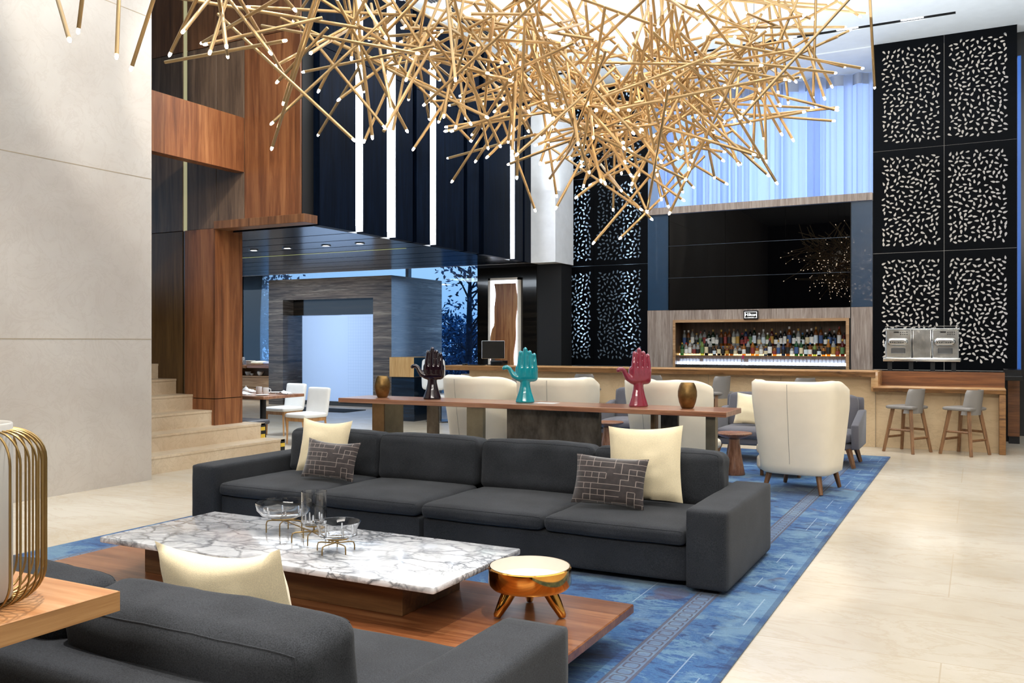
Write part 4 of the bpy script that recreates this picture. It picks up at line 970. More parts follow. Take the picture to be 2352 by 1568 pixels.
for i, x0 in enumerate((ex0+.03, ex0+.66)):
    x1 = x0+.34
    p = wpart('group_panel', MB().box((x0, ey+.04, ez0+.06), (x1, ey+.06, ez1-.03), .004, 1), M['inox'], t)
    gh = MB().cushion((x0+.02, ey-.03, ez0+.235), (x1-.04, ey+.05, ez0+.345), r=.05, bulge=0, n=12, wr=0); gq = wpart('group_head', gh, M['inox'], t, smooth=60)
    for k in range(6): xx = x0+.065+k*.028+(.03 if k > 2 else 0); wpart('button', MB().box((xx-.007, ey-.036, ez0+.275), (xx+.007, ey-.028, ez0+.289), .003, 1), M['matblack'], t, gq)
    for r_ in range(2):
        for k in range(4): wpart('button', MB().box((x0+.20+k*.028-.006, ey+.034, ez1-.065-r_*.03), (x0+.20+k*.028+.006, ey+.041, ez1-.053-r_*.03)), M['matblack'], t, p)
    wpart('display', MB().box((x0+.10, ey+.034, ez1-.065), (x0+.175, ey+.041, ez1-.047)), M['black'], t, p)
    wpart('spout_guard', MB().box((x0+.07, ey+.0, ez0+.12), (x1-.08, ey+.04, ez0+.20), .005, 1), M['inox_dark'], t)
    wpart('steam_wand', MB().tube([(x0-.005, ey, ez0+.30), (x0-.008, ey-.02, ez0+.24), (x0-.004, ey-.02, ez0+.09)], .007, 8), M['inox'], t)
wpart('center_panel', MB().box((ex0+.40, ey+.05, ez0+.06), (ex0+.63, ey+.06, ez1-.02)), M['inox'], t)
gp = MB().box((ex0+.375, ey+.048, ez0+.055), (ex0+.39, ey+.062, ez1-.02)).box((ex0+.64, ey+.048, ez0+.055), (ex0+.655, ey+.062, ez1-.02)); wpart('panel_gap', gp, M['matblack'], t)
for x in (ex0+.08, ex0+.37, ex0+.66, ex1-.08): wpart('leg', MB().box((x-.03, ey+.02, 1.021), (x+.03, ey+.1, ez0)), M['matblack'], t)

# video wall
t = thing('video_wall', 'big glossy black video wall above the bottle niche', 'video wall', (-3.485, SY-.02, 2.09))
zs_ = [2.092, 2.678, 3.268, 3.858]; xs_ = [-5.065, -4.01, -2.955, -1.895]
for r in range(3):
    for c in range(3): wpart('screen_tile', MB().box((xs_[c]+.001, SY-.045, zs_[r]+.003), (xs_[c+1]-.001, SY-.012, zs_[r+1]-.003), .002, 1), M['tv'], t)
jl = MB()
for z in zs_[1:3]: jl.box((-5.06, SY-.043, z-.003), (-1.9, SY-.03, z+.003))
wpart('tile_joint', jl, M['tv_line'], t)

# sign
t = thing('wall_sign', 'small black sign with white lettering on the wood above the bottle niche', 'sign', (-3.54, SY-.07, 1.895))
wpart('sign_plate', MB().box((-3.675, SY-.075, 1.90), (-3.42, SY-.03, 2.055), .004, 1), M['black'], t)
ob = MB(); sx0, sx1, sz0, sz1, sw = -3.655, -3.44, 1.924, 2.032, .006
ob.box((sx0, SY-.078, sz1-sw), (sx1, SY-.075, sz1)).box((sx0, SY-.078, sz0), (sx0+sw, SY-.075, sz1)).box((sx1-sw, SY-.078, sz0), (sx1, SY-.075, sz1)).box((sx0, SY-.078, sz0), (sx0+.04, SY-.075, sz0+sw)).box((sx1-.04, SY-.078, sz0), (sx1, SY-.075, sz0+sw))
wpart('sign_border', ob, M['text'], t)
def text(body, size, loc, parent_root, name='lettering', ext=.001, sx=1.0):
    cu = bpy.data.curves.new(name, 'FONT'); cu.body = body; cu.size = size; cu.align_x = 'CENTER'; cu.extrude = ext
    o = bpy.data.objects.new(name, cu); C.objects.link(o)
    bpy.context.view_layer.update()
    me = bpy.data.meshes.new_from_object(o.evaluated_get(bpy.context.evaluated_depsgraph_get())); bpy.data.objects.remove(o)
    me.transform(Matrix.Translation(Vector(loc)) @ Matrix.Rotation(PI/2, 4, 'X') @ Matrix.Diagonal((sx, 1, 1, 1))); me.transform(INV[parent_root.name])
    me.materials.clear(); me.materials.append(M['text']); q = bpy.data.objects.new(name, me); C.objects.link(q); q.parent = parent_root; return q
text('Hilton', .078, (-3.548, SY-.077, 1.957), t); text('HONORS', .022, (-3.548, SY-.077, 1.921), t, sx=1.25)
# ================================================================= BOTTLES, GLASSES
sh = MB().box((nx0, SY+.06, 1.24), (nx1, SY+.21, 1.255)).box((nx0, SY+.21, 1.24), (nx1, SY+nd, 1.43))
struct('niche_shelf', sh, wood('shelf_wood', '#4a3524', '#6f5238', '#8b6b4b', axis=0, scale=2), bw)
struct('niche_light', MB().box((nx0, SY+.196, 1.257), (nx1, SY+.208, 1.285)), glow('warm_shelf_strip', '#ffd08a', 4.5), bw)
struct('niche_light', MB().box((nx0, SY+.22, 1.068), (nx1, SY+.236, 1.135)), glow('cold_shelf_strip', '#dfeaff', 9), bw)
struct('niche_floor', MB().box((nx0, SY-.05, 1.05), (nx1, SY+nd, 1.066)), M['inox_dark'], bw)
BG = {'green': ('#1b5a2a', .55), 'dark green': ('#06200c', .3), 'amber': ('#8a4a12', .5), 'black': ('#060607', 0), 'clear': ('#e9f0ee', .75), 'blue': ('#16305c', .4), 'honey': ('#c47a1e', .6), 'red': ('#5e1c1a', .45), 'lime': ('#8fa94a', .6)}
for k, (c, tr_) in list(BG.items()):
    BG[k] = NT('bottle_%s' % k.replace(' ', '_')).set(col=c, rough=.08, trans=tr_, ior=1.3, spec=.6).m
LB = {k: plain('label_%s' % k, c, .03, rough=.5) for k, c in dict(white='#e6e4dc', cream='#d9cba6', black='#151515', red='#84322c', green='#55784a', blue='#3a5684', gold='#b08a3a', pale='#cfdbe2').items()}
CP = {k: plain('cap_%s' % k, c, .03, rough=.35) for k, c in dict(black='#0d0d0d', white='#e8e8e8', gold='#b8913f', red='#8f2f2a', blue='#3c6b9c', silver='#b9bcc0', wood='#8d6a44').items()}
shapes = []
for kind in range(4):
    R, H, sh_, nk = ((.036, .30, .62, .013), (.040, .27, .58, .015), (.034, .33, .66, .013), (.046, .22, .62, .016))[kind]
    b = MB().lathe([(0, 0), (R*.9, 0), (R, .01), (R, H*sh_), (R*.86, H*(sh_+.07)), (nk*1.15, H*(sh_+.17)), (nk, H*.9), (nk*1.2, H*.905), (nk*1.2, H*.93), (0, H*.93)], n=18)
    o1 = b.build('bottle', BG['green'], None, smooth=50)
    o2 = MB().lathe([(nk*1.25, H*.87), (nk*1.3, H*.88), (nk*1.3, H), (0, H)], n=14).build('cap', CP['black'], o1, smooth=40)
    n = 12; z0, z1 = H*.14, H*(sh_-.10); lb = MB()
    lb.grid(lambda u, v: Vector(((R+.0012)*math.cos(PI*1.08+u*PI*.84), (R+.0012)*math.sin(PI*1.08+u*PI*.84), z0+(z1-z0)*v)), n, 1)
    o3 = lb.build('paper_label', LB['white'], o1, smooth=60, recalc=False)
    shapes.append((o1, R, H))
rb = random.Random(21)
first = [True]*4
def put_bottle(kind, x, y, z, g, lc, cc, label, group, s=1.0):
    o, R, H = shapes[kind]
    if first[kind]: q = o; first[kind] = False
    else:
        q = o.copy(); C.objects.link(q)
        for ch in list(o.children):
            c = ch.copy(); C.objects.link(c); c.parent = q
    q.location = (x, y, z); q.scale = (s, s, s)
    remat(q, BG[g]); 
    for ch in q.children: remat(ch, CP[cc] if ch.name.startswith('cap') else LB[lc])
    tag(q, label, 'bottle', group)
NB = 38
back_c = ['clear', 'amber', 'clear', 'clear', 'clear', 'clear', 'dark green', 'dark green', 'clear', 'amber', 'amber', 'amber', 'clear', 'clear', 'black', 'blue', 'black', 'dark green', 'clear', 'clear', 'lime', 'red', 'black', 'black', 'black', 'amber', 'dark green', 'clear', 'dark green', 'black', 'black', 'amber', 'amber', 'dark green', 'black', 'black', 'amber', 'red']
front_c = ['green', 'clear', 'clear', 'clear', 'clear', 'lime', 'black', 'clear', 'black', 'black', 'black', 'amber', 'amber', 'clear', 'clear', 'honey', 'clear', 'honey', 'honey', 'clear', 'blue', 'black', 'honey', 'clear', 'blue', 'amber', 'clear', 'green', 'green', 'dark green', 'amber', 'lime', 'black', 'honey', 'honey', 'clear', 'amber', 'red']
for row, (y, z, cl, nm) in enumerate(((SY+.30, 1.43, back_c, 'back'), (SY+.13, 1.256, front_c, 'front'))):
    for i in range(NB):
        x = nx0+.075 + (nx1-nx0-.15)*i/(NB-1) + rb.uniform(-.006, .006)
        kind = rb.choice((0, 1, 2, 0, 2)) if row == 0 else rb.choice((1, 3, 1, 3, 0))
        lc = rb.choice(['white', 'cream', 'white', 'black', 'cream', 'pale', 'white', 'gold', 'black', 'green', 'blue', 'red']); cc = rb.choice(['black', 'black', 'white', 'gold', 'silver', 'wood', 'black', 'red', 'gold', 'blue']); g = cl[i]
        lab = '%s bottle, %s label, %s from left in the %s row of the bar niche' % (g, lc, ordinal(i), nm)
        R = shapes[kind][1]; s = min(rb.uniform(.88, 1.04), .0345/R if kind in (1, 3) else 1.04)
        put_bottle(kind, x, y, z, g, lc, cc, lab, 'bottles in the %s row of the bar niche' % nm, s)
# one tall pink-capped decanter in front
t = thing('decanter', 'small conical decanter with a pink stopper among the glasses under the bottles', 'decanter', (-3.70, SY+.0, 1.066))
MB().lathe([(0, 0), (.045, 0), (.047, .008), (.012, .11), (.012, .14), (0, .14)], n=20).build('decanter_body', M['tumbler'], t, smooth=50)
MB().lathe([(.014, .13), (.02, .15), (.018, .20), (0, .205)], n=14).build('stopper', plain('pink_stopper', '#c23a68', rough=.4), t, smooth=50)
gm = MB().lathe([(.031, .0), (.029, .06), (.027, .125), (.022, .13), (0, .13)], n=16)
g0 = gm.build('tumbler', M['tumbler'], None, smooth=60); ng = 46; k2 = 0
for i in range(ng):
    x = nx0+.06+(nx1-nx0-.12)*i/(ng-1)
    if abs(x+3.70) < .06 or -4.55 < x < -4.46: continue
    q = g0 if k2 == 0 else g0.copy()
    if k2: C.objects.link(q)
    q.location = (x, SY+.13, 1.066)
    tag(q, 'upturned clear tumbler, %s from the left under the bar bottles' % ordinal(k2), 'glass', 'upturned tumblers under the bottles'); k2 += 1

# ================================================================= RECEPTION END
t = thing('computer_monitor', 'black desktop monitor standing on the reception end of the counter', 'monitor', (-7.66, 13.86, 1.086), math.radians(35))
MB().box((-.20, -.012, .12), (.20, .012, .43), .004, 1).build('screen', M['black'], t); MB().box((-.205, .002, .115), (.205, .03, .435), .006, 1).build('back_shell', M['white'], t)
MB().box((-.03, .02, .0), (.03, .05, .32)).build('stand_neck', M['inox_dark'], t); MB().box((-.11, -.03, 0), (.11, .10, .012), .003, 1).build('stand_foot', M['black'], t)
solo('receipt_printer', MB().box((-7.52, 13.50, 1.087), (-7.28, 13.70, 1.175), .008, 2).box((-7.49, 13.495, 1.12), (-7.31, 13.505, 1.14)), M['black'], 'low black printer box beside the monitor on the counter', 'printer')
solo('keyboard', MB().box((-7.98, 13.50, 1.087), (-7.68, 13.62, 1.10), .003, 1), M['black'], 'thin black keyboard in front of the monitor', 'keyboard')
solo('computer_mouse', MB().cushion((-8.11, 13.52, 1.087), (-8.04, 13.62, 1.115), r=.012, bulge=.004, n=8, wr=0), M['black'], 'black computer mouse left of the keyboard', 'mouse', smooth=60)
t = thing('host_podium', 'tall host stand with an oak box top on a dark body, left of the bar', 'podium', (-9.67, 14.3, 0))
wpart('box_top', MB().box((-9.95, 13.9, .835), (-9.39, 14.75, 1.21), .004, 1), wood('oak_front', '#a17a45', '#bf9660', '#d6b27e', axis=2, scale=2.2), t)
wpart('side_panel', MB().box((-9.392, 13.905, .84), (-9.386, 14.745, 1.205)), M['gloss_blue'], t)
wpart('body', MB().box((-9.92, 13.93, 0), (-9.40, 14.72, .835)), M['soffit'], t)
wc = thing('office_chair', 'white desk chair back showing behind the aubergine hand and podium', 'chair', (-8.95, 13.9, 0))
wpart('backrest', MB().cushion((-9.2, 13.88, .62), (-8.73, 13.96, 1.17), r=.04, bulge=.02, n=12, wr=0), M['white_seat'], wc, smooth=70); wpart('seat', MB().cushion((-9.2, 13.94, .44), (-8.73, 14.4, .52), r=.03, bulge=.01, n=10, wr=0), M['white_seat'], wc, smooth=70)
wpart('gas_column', MB().tube([(-8.965, 14.15, .03), (-8.965, 14.15, .45)], .03, 12), M['inox_dark'], wc); wpart('base', MB().lathe([(0, 0), (.26, 0), (.26, .02), (.04, .05), (0, .05)], (-8.965, 14.15, 0), 24), M['inox_dark'], wc)
rk = thing('brochure_rack', 'white rack of papers beside the left end of the bar counter', 'rack', (-8.12, 13.9, 0))
wpart('rack_body', MB().box((-8.30, 13.80, 0), (-8.02, 14.05, .92), .006, 1), M['white_seat'], rk)
bl = MB()
for k in range(3): bl.box((-8.285, 13.795, .55+k*.12), (-8.16, 13.80, .63+k*.12))
wpart('printed_cards', bl, LB['blue'], rk)

# ================================================================= DINING CORNER
t = thing('dining_table', 'laid wooden dining table beyond the end of the stairs', 'table', (-9.85, 10.1, 0))
wpart('table_top', MB().box((-10.7, 9.66, .665), (-9.13, 10.54, .71), .004, 1), M['console'], t)
wpart('column', MB().tube([(-9.44, 9.98, 0), (-9.44, 9.98, .665)], .045, 20), M['matblack'], t); wpart('column', MB().tube([(-10.4, 10.1, 0), (-10.4, 10.1, .665)], .045, 20), M['matblack'], t)
def dining_chair(label, x, y, rz, seat=M['white_seat']):
    t = thing('dining_chair', label, 'chair', (x, y, 0), math.radians(rz), 'white dining chairs')
    MB().cushion((-.22, -.22, .385), (.22, .22, .45), r=.025, bulge=.01, n=10, wr=0).build('seat', seat, t, smooth=70)
    p = MB().cushion((-.215, -.03, 0), (.215, .03, .42), r=.02, bulge=.004, n=10, wr=0); p.transform(Matrix.Translation((0, .205, .40)) @ Matrix.Rotation(-.16, 4, 'X')); p.build('backrest', seat, t, smooth=70)
    fr = MB(); 
    for a, b in (((-.205, -.205, .335), (.205, -.18, .385)), ((-.205, .18, .335), (.205, .205, .385)), ((-.205, -.205, .335), (-.18, .205, .385)), ((.18, -.205, .335), (.205, .205, .385))): fr.box(a, b)
    fr.build('seat_rail', M['oak'], t)
    for sx in (-1, 1):
        for sy in (-1, 1): MB().tube([(sx*.19, sy*.19, .385), (sx*.20, sy*.19+(.05 if sy > 0 else 0), 0)], .022, 4, r2=.015).build('leg', M['oak'], t, smooth=0)
    return t
dining_chair('white dining chair with oak legs standing free at the right of the laid table', -8.80, 10.2, -6)
dining_chair('white dining chair with oak legs behind the laid table', -9.95, 11.0, -6)
t = thing('lounge_chair', 'dark grey low chair between the walnut pillar and the laid table', 'chair', (-9.3, 9.38, 0), math.radians(90))
MB().cushion((-.2, -.38, .33), (.2, .26, .40), r=.03, bulge=.008, n=10, wr=0).build('seat', M['bench'], t, smooth=70)
p = MB().cushion((-.2, -.03, 0), (.2, .03, .40), r=.025, bulge=.004, n=10, wr=0); p.transform(Matrix.Translation((0, .24, .36)) @ Matrix.Rotation(-.1, 4, 'X')); p.build('backrest', M['bench'], t, smooth=70)
for sx in (-1, 1):
    for y in (-.3, .2): MB().tube([(sx*.16, y, .33), (sx*.17, y, 0)], .02, 8).build('leg', M['matblack'], t)
def mug(label, x, y, rz, z=.71):
    t = thing('mug', label, 'mug', (x, y, z), math.radians(rz), 'white mugs on the laid table')
    MB().lathe([(0, .0), (.04, 0), (.044, .006), (.044, .105), (.040, .105), (.039, .012), (0, .01)], n=28).build('mug_body', M['porcelain'], t, smooth=40)
    MB().tube([(.042, 0, .085), (.062, 0, .088), (.074, 0, .072), (.074, 0, .048), (.062, 0, .03), (.042, 0, .028)], .006, 8).build('handle', M['porcelain'], t, smooth=60)
mug('white mug at the left of the laid table beside the sugar pot', -9.98, 9.90, 200); mug('white mug in the middle of the laid table, behind its neighbour with the handle', -9.75, 10.22, 160); mug('white mug showing its handle at the right of the laid table', -9.46, 10.06, 28)
t = thing('sugar_pot', 'small lidded white pot on the laid table between the mugs', 'pot', (-9.98, 10.18, .71))
MB().lathe([(0, 0), (.035, 0), (.052, .03), (.05, .06), (.03, .075)], n=24).build('pot_body', M['porcelain'], t, smooth=60); MB().lathe([(.034, .072), (.03, .085), (.01, .095), (.012, .11), (0, .115)], n=20).build('lid', M['porcelain'], t, smooth=60)
def napkin(label, x, y, seed):
    f = lambda u, v: Vector((x+(u-.5)*.24, y+(v-.5)*.16, .712+.045*max(0, 1-abs(u-.45)*2.6)*(1-abs(v-.5))+.012*noise.noise(Vector((u*5+seed, v*5, 0)))+.012))
    solo('napkin', MB().grid(f, 14, 8), M['porcelain'], label, 'napkin', 'folded napkins on the laid table', smooth=70, recalc=False)
napkin('folded white napkin near the right end of the laid table', -9.27, 10.25, 1); napkin('folded white napkin in front of the middle mug on the laid table', -9.70, 9.86, 4); napkin('folded white napkin behind the sugar pot on the laid table', -10.12, 10.40, 7)
for x, y, l in ((-9.62, 10.42, 'white plate at the back of the laid table'), (-9.32, 9.84, 'white saucer at the front edge of the laid table'), (-10.15, 9.95, 'white plate at the left of the laid table')):
    o = MB().lathe([(0, 0), (.06, 0), (.10, .012), (.10, .016), (.06, .006), (0, .006)], n=32).build('plate', M['porcelain'], None, smooth=60); o.location = (x, y, .7105); tag(o, l, 'plate', 'plates on the laid table')
# buffet behind
t = thing('buffet_counter', 'wooden buffet counter with an open shelf and drawers, left of the entrance block', 'buffet', (-16.7, 17.5, 0))
wpart('counter_top', MB().box((-18.6, 17.1, .83), (-15.3, 17.9, .885)), M['console'], t)
wpart('dark_edge', MB().box((-18.6, 17.08, .82), (-16.75, 17.1, .885)), M['bark'], t)
wpart('carcass', MB().box((-17.55, 17.75, .05), (-15.35, 17.85, .83)).box((-17.55, 17.2, .05), (-17.42, 17.85, .83)).box((-17.42, 17.2, .585), (-15.35, 17.85, .62)).box((-17.55, 17.25, .0), (-15.35, 17.8, .1)), M['buffet'], t)
for z0, z1 in ((.33, .575), (.08, .32)): wpart('drawer', MB().box((-17.40, 17.19, z0), (-15.4, 17.75, z1), .004, 1), M['buffet'], t)
pl_ = MB().lathe([(0, 0), (.09, 0), (.14, .018), (.14, .022), (.09, .008), (0, .008)], n=28).build('plate', M['porcelain'], None, smooth=60); fst = True
for sx_, sy_, n_, nm in ((-17.30, 17.42, 10, 'tall'), (-17.0, 17.5, 6, 'low'), (-17.62, 17.5, 7, 'half-hidden')):
    for k in range(n_):
        q = pl_ if fst else pl_.copy(); 
        if not fst: C.objects.link(q)
        fst = False; q.location = (sx_, sy_, .886+k*.0205); s_ = 1 if nm != 'low' else .95; q.scale = (s_, s_, 1)
        tag(q, 'white plate, %s from the bottom of the %s buffet stack' % (ordinal(k), nm), 'plate', 'stacked plates on the buffet counter')
bo = MB().lathe([(0, 0), (.04, 0), (.075, .06), (.08, .10), (.075, .10), (.06, .04), (0, .01)], n=26).build('bowl', M['porcelain'], None, smooth=60)
for k, (x, y, s_, l) in enumerate(((-16.98, 17.4, 1.0, 'white bowl at the left of the buffet shelf'), (-16.80, 17.35, .55, 'small white bowl in the middle of the buffet shelf'), (-16.63, 17.5, 1.15, 'white bowl at the back right of the buffet shelf'), (-16.52, 17.36, 1.0, 'white bowl at the front right of the buffet shelf'))):
    q = bo if k == 0 else bo.copy()
    if k: C.objects.link(q)
    q.location = (x, y, .621); q.scale = (s_, s_, s_); tag(q, l, 'bowl', 'bowls on the buffet shelf')
solo('folded_cloth', MB().cushion((-16.75, 17.25, .92), (-16.38, 17.55, .985), r=.03, bulge=.02, n=12, wr=.01), plain('striped_cloth', '#dfe3cf', .08, rough=.9), 'pale yellow-white folded cloth on the buffet counter', 'cloth', smooth=70)
solo('folded_cloth', MB().cushion((-16.28, 17.2, .92), (-15.95, 17.52, .98), r=.03, bulge=.02, n=12, wr=.01), plain('blue_cloth', '#aebde0', .1, rough=.9), 'pale blue folded cloth on the buffet counter', 'cloth', smooth=70)
t = thing('chafing_dish', 'white lidded serving box at the back of the buffet counter', 'serving dish', (-16.1, 17.7, .886))
wpart('box', MB().box((-16.35, 17.62, .886), (-15.9, 17.85, 1.05), .01, 2), M['porcelain'], t); wpart('lid', MB().cushion((-16.36, 17.61, 1.05), (-15.89, 17.86, 1.13), r=.04, bulge=.01, n=8, wr=0), M['porcelain'], t, smooth=70); wpart('handle', MB().tube([(-16.2, 17.6, 1.07), (-16.2, 17.57, 1.07), (-16.05, 17.57, 1.07), (-16.05, 17.6, 1.07)], .008, 8), M['matblack'], t)
solo('door_mat', MB().box((-13.9, 15.0, 0), (-11.9, 15.75, .012), .004, 1), M['mat'], 'dark mat on the floor in front of the frosted entrance doors', 'mat')

# ================================================================= GARDEN
def tree(label, x, y, h, cr, n, leafm, seed, lean=0, cz=.62):
    rr = random.Random(seed)
    t = thing('tree', label, 'tree', (x, y, -.05), 0, 'trees in the dusk garden')
    tb = MB(); top = Vector((lean, 0, h*.8)); tb.tube([(0, 0, 0), (lean*.3, .02, h*.3), (lean*.7, -.02, h*.6), top], [.13, .11, .08, .03], 8); br = []
    for k in range(16):
        f = rr.uniform(.3, .98); p = Vector((lean*f, 0, h*.8*f)); a = rr.uniform(0, 2*PI); L = rr.uniform(.5, 1)*cr
        q = p+Vector((math.cos(a)*L, math.sin(a)*L, rr.uniform(.2, .9)*L)); m_ = (p+q)/2+Vector((0, 0, .12)); tb.tube([p, m_, q], [.04, .025, .01], 5); br += [m_, q]
    tb.build('trunk', M['trunk'], t)
    lb = MB()
    for k in range(n):
        c = Vector(rr.choice(br)) if rr.random() < .6 else Vector((lean+rr.gauss(0, cr*.5), rr.gauss(0, cr*.5), h*cz+rr.gauss(0, h*.2)))
        c += Vector((rr.gauss(0, .3), rr.gauss(0, .3), rr.gauss(0, .3))); s_ = rr.uniform(.05, .12)
        u = Vector((rr.gauss(0, 1), rr.gauss(0, 1), rr.gauss(0, 1))).normalized(); w = u.orthogonal().normalized()
        lb.quad(c-u*s_, c+w*s_*.45, c+u*s_, c-w*s_*.45)
    lb.build('crown', leafm, t, smooth=0, recalc=False)
tree('slim dark tree seen through the window right of the entrance block', -14.76, 25, 5.0, 1.1, 420, M['leaf_b'], 5, .1, .9)
tree('dense blue-green tree farther back right of the entrance block', -17.2, 29, 2.3, 1.5, 2600, M['leaf_a'], 6)
tree('loose low tree at the right edge of that window', -16.6, 34, 2.1, 1.4, 2200, M['leaf_a'], 9)
tree('dark dense tree through the window left of the entrance block', -24.8, 25, 4.6, 1.6, 3600, M['leaf_b'], 7)
tree('lighter tree beside the entrance block, behind the wide blue mullion', -28.6, 30, 4.2, 1.7, 3600, M['leaf_a'], 8)
tree('dark tree far behind above the entrance block', -20.5, 30, 3.3, 1.6, 2600, M['leaf_b'], 12)
tree('broad tree far behind the entrance block roof', -18.5, 37, 3.2, 1.8, 2200, M['leaf_a'], 13)
hb = MB(); rh = random.Random(4)
for k in range(9000):
    c = Vector((rh.uniform(-30, -9), rh.uniform(23, 27), 0)); c.z = abs(rh.gauss(0, .45)) ; s_ = rh.uniform(.05, .13)
    u = Vector((rh.gauss(0, 1), rh.gauss(0, 1), rh.gauss(0, 1.4))).normalized(); w = u.orthogonal().normalized(); hb.quad(c-u*s_, c+w*s_*.35, c+u*s_, c-w*s_*.35)
o = hb.build('undergrowth', M['leaf_b'], None, smooth=0, recalc=False); tag(o, 'low dark undergrowth along the foot of the garden windows', 'shrubs', None, 'stuff')

# ================================================================= CHANDELIER
t = thing('chandelier', 'huge chandelier of crossed gold rods with tiny glowing tips hanging over the lounge', 'chandelier', (-2.9, 5.9, 3.4))
def rod_and_bulbs(a, b, both, mbr, mbb, r=.0118):
    a, b = Vector(a), Vector(b); d = (b-a).normalized()
    mbr.tube([a, b], r, 7)
    for p, s_ in ((a, -1),) + (((b, 1),) if both else ()):
        mbb.tube([p, p+d*s_*.012, p+d*s_*.024, p+d*s_*.03], [r*.75, r*.85, r*.7, r*.2], 7)
for q in RODS:
    a, b = q[:3], q[3:]
    rb_, bb_ = MB(), MB(); rod_and_bulbs(a, b, False, rb_, bb_, .0105 if a.__getitem__(1) < 5 else .012)
    p = wpart('rod', rb_, M['rod'], t, smooth=60); wpart('bulb', bb_, M['bulb'], t, p, smooth=60)
NODES = [((-3.72, 3.3, 3.62), .16, 5), ((-3.76, 3.9, 3.65), .22, 8), ((-3.85, 4.5, 3.9), .28, 12), ((-3.74, 5.15, 3.92), .33, 26), ((-3.45, 5.87, 3.85), .38, 62), ((-3.02, 6.55, 3.72), .42, 78), ((-2.75, 6.8, 3.28), .24, 30), ((-2.59, 7.11, 3.62), .42, 78), ((-2.12, 7.4, 3.62), .42, 60), ((-1.75, 7.6, 3.95), .34, 34), ((-1.5, 7.8, 4.35), .26, 14)]
rc = random.Random(11); mr, mbk = MB(), MB(); cnt = 0
for (nx, ny, nz), sg, num in NODES:
    for k in range(int(num*.82)):
        c = Vector((nx+rc.gauss(0, sg), ny+rc.gauss(0, sg), nz+rc.gauss(0, sg*.72)))
        d = Vector((rc.gauss(0, 1), rc.gauss(0, 1), rc.gauss(0, .95))).normalized(); L = rc.uniform(.9, 1.45)
        f = rc.uniform(.3, .7); a, b = c-d*L*f, c+d*L*(1-f)
        if a.z > b.z: a, b = b, a
        if cnt < 40:
            rb_, bb_ = MB(), MB(); rod_and_bulbs(a, b, False, rb_, bb_); p = wpart('rod', rb_, M['rod'], t, smooth=60); wpart('bulb', bb_, M['bulb'], t, p, smooth=60)
        else: rod_and_bulbs(a, b, rc.random() < .45, mr, mbk)
        cnt += 1 if rc.random() < .2 or cnt >= 40 else 0
tag(wpart('rod_tangle', mr, M['rod'], t, smooth=60), kind='stuff'); tag(wpart('bulb_scatter', mbk, M['bulb'], t, smooth=60), kind='stuff')
for (x, y, z) in ((-3.75, 3.3, 3.8), (-3.8, 4.8, 4.0), (-3.2, 6.2, 4.1), (-2.5, 7.2, 4.0), (-1.7, 7.7, 4.2)):
    wpart('suspension_cable', MB().tube([(x, y, z), (x, y, ZC)], .0025, 6), M['inox_dark'], t)

# ================================================================= LIGHT, SKY, CAMERA
w = bpy.data.worlds.new('dusk'); bpy.context.scene.world = w; w.use_nodes = True; nt = w.node_tree
tc = nt.nodes.new('ShaderNodeTexCoord'); sp = nt.nodes.new('ShaderNodeSeparateXYZ'); rp = nt.nodes.new('ShaderNodeValToRGB'); nt.links.new(tc.outputs['Generated'], sp.inputs[0]); nt.links.new(sp.outputs[2], rp.inputs[0])
e = rp.color_ramp.elements; e[0].position = .0; e[0].color = (.35, .6, .95, 1); e[1].position = .5; e[1].color = (.25, .5, 1, 1); k = e.new(.10); k.color = (.68, .84, 1.0, 1)
nt.links.new(rp.outputs[0], nt.nodes['Background'].inputs[0]); nt.nodes['Background'].inputs[1].default_value = 1.25
WARM, NEU, COOL = (1, .87, .72), (1, .95, .88), (.78, .88, 1)
up_area('lounge_light', (-3.0, 5.0, 6.3), 5, 110, NEU, sy=7)
up_area('aisle_light', (1.6, 7.0, 6.3), 3.5, 170, NEU, sy=11)
up_area('bar_light', (-3.2, 12.4, 6.3), 7, 120, NEU, sy=2.5)
up_area('left_light', (-6.7, 4.0, 6.3), 1.2, 34, (.55, .78, 1), sy=6)
up_area('front_fill', (.5, -4.5, 6.2), 8, 640, NEU, rot=(math.radians(62), 0, math.radians(12)), sy=2)  # added fill behind the camera for surfaces that face it
up_area('lounge_ceiling_fill', (-2.5, 6.0, 4.2), 8, 380, (.93, .97, 1), rot=(PI, 0, 0), sy=11)  # added upward lamp without a fixture, brightens the lounge ceiling
up_area('bar_ceiling_fill', (-2.5, 11.5, 4.3), 9, 300, (.9, .96, 1), rot=(PI, 0, 0), sy=7)  # added upward lamp that lifts the ceiling near the bar
up_area('dining_light', (-9.6, 11.2, 2.9), 2.2, 80, (.8, .9, 1), sy=2.2)
for x in (-14.6, -13.4, -12.2): spot('entrance_fill', (x, 13.4, 2.9), (x, 16.25, 1.6), 150, 70, .8, (1, .95, .88), .05)  # added spots without fixtures, lift the front of the entrance block
up_area('block_side_fill', (-9.6, 19.2, 1.9), 2.2, 60, (.35, .6, 1), rot=(math.radians(90), 0, math.radians(70)), sy=2.4)  # added blue lamp inside the glass, tints the entrance block's side
up_area('porch_light', (-13.5, 17.2, 3.5), 3, 60, COOL, sy=1.5)
up_area('buffet_light', (-17, 17.3, 3.4), 3, 90, (1, .98, .95), sy=1)
up_area('evening_window', (-3.7, 19.4, 5.0), 5.5, 95, (.36, .50, .95), rot=(math.radians(90), 0, math.radians(180)), sy=3.2)
for x in (-7.0, -6.0): up_area('screen_back_glow', (x, SY+.30, 3.9), .1, 9, COOL, rot=(math.radians(90), 0, 0), sy=5)
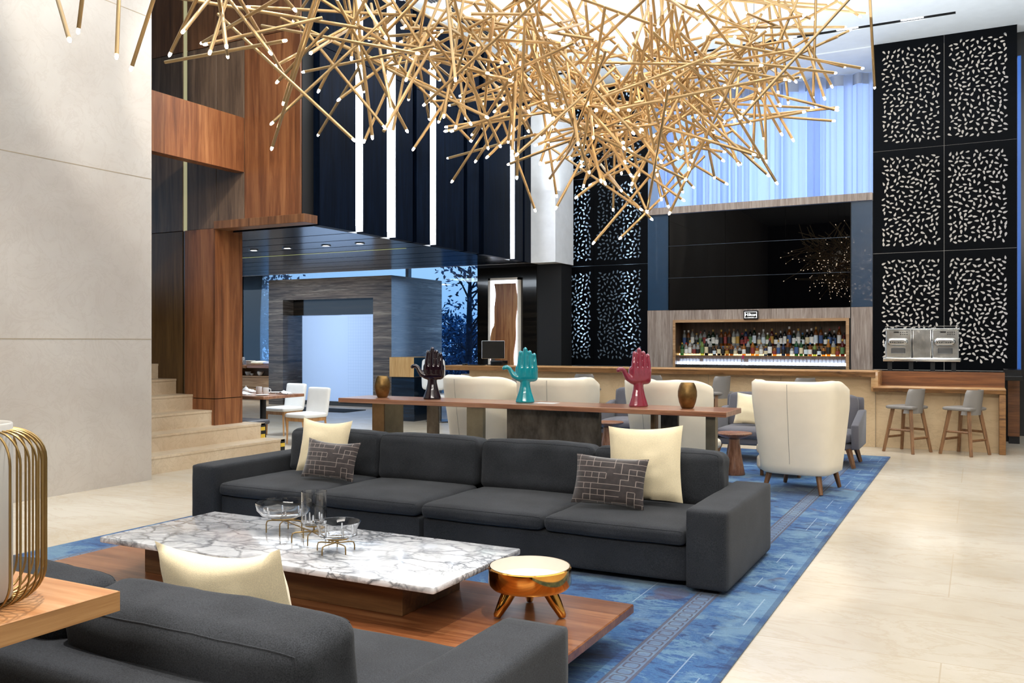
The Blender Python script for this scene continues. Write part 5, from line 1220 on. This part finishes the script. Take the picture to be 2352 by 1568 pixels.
for (l, tg, pw, an) in (((-3.9, 4.2, 6.35), (-3.6, 4.3, .4), 420, 38), ((-2.2, 6.6, 6.35), (-2.6, 5.7, .4), 110, 40), ((-4.6, 6.6, 6.35), (-4.5, 5.7, .4), 80, 36), ((-1.0, 3.6, 6.35), (-1.4, 2.7, .3), 700, 30),
                        ((-1.6, 9.6, 6.35), (-1.7, 8.6, .6), 320, 30), ((-3.2, 10.6, 6.35), (-3.4, 10.2, .5), 300, 40), ((-5.2, 10.4, 6.35), (-5.2, 9.6, .5), 260, 40),
                        ((.9, 5.0, 6.35), (.7, 5.2, 0), 420, 46), ((.9, 9.0, 6.35), (.6, 9.2, 0), 420, 46), ((-6.9, 5.0, 6.35), (-6.4, 4.8, 0), 620, 44), ((-7.2, 7.4, 6.35), (-8.3, 8.2, .3), 200, 40),
                        ((-5.0, 6.5, 6.3), (-8.4, 7.4, 4.1), 320, 34), ((-5.5, 3.5, 6.3), (-9.2, 8.5, 3.2), 450, 44), ((-2.6, 2.2, 6.35), (-2.2, 1.9, .5), 900, 32), ((-.6, 5.8, 6.3), (-1.4, 5.7, .5), 420, 18)):  # the spot onto the walnut wall is added as fill
    spot('ceiling_spot', l, tg, pw*.9, an, .5, NEU, .05)
for x in (-7.2, -5.9, -4.6, -3.3, -2.0, -.8, .0): spot('bar_spot', (x, 12.9, 6.3), (x, 13.62, .7), 120, 26, .8, WARM, .06)
for (x, y, z) in ((-3.75, 3.4, 3.7), (-3.7, 4.9, 3.8), (-3.2, 6.2, 3.8), (-2.5, 7.1, 3.75), (-1.8, 7.7, 4.0)):
    L = bpy.data.lights.new('rod_glow', 'POINT'); L.energy = 6; L.color = WARM; L.shadow_soft_size = .25; o = bpy.data.objects.new('rod_glow', L); C.objects.link(o); o.location = (x, y, z)
for x in (-12.2, -11.6, -10.97, -10.28, -9.58, -8.81, -8.17): spot('soffit_spot', (x, 10.66, ZS-.03), (x, 10.66, 0), 25, 60, .6, (.85, .93, 1), .03)

spot('machine_fill', (-.75, 12.3, 6.2), (-.75, 14.4, 1.4), 260, 16, .7, NEU, .06)  # added spot that brightens the coffee machine's steel
cam = bpy.data.cameras.new('camera'); co = bpy.data.objects.new('camera', cam); C.objects.link(co)
co.location = (0, 0, 1.5); co.rotation_euler = (PI/2, 0, math.radians(27.7133)); cam.sensor_width = 36; cam.lens = 36*2035/2352; cam.shift_y = 1/2352; cam.clip_end = 200
sc = bpy.context.scene; sc.camera = co
sc.view_settings.view_transform = 'Standard'; sc.view_settings.look = 'None'; sc.view_settings.exposure = .36
sc.cycles.use_adaptive_sampling = True; sc.cycles.adaptive_threshold = .045; sc.cycles.max_bounces = 8; sc.cycles.diffuse_bounces = 3; sc.cycles.glossy_bounces = 4; sc.cycles.transmission_bounces = 8; sc.cycles.transparent_max_bounces = 12; sc.cycles.sample_clamp_indirect = 6; sc.cycles.caustics_reflective = False; sc.cycles.caustics_refractive = False
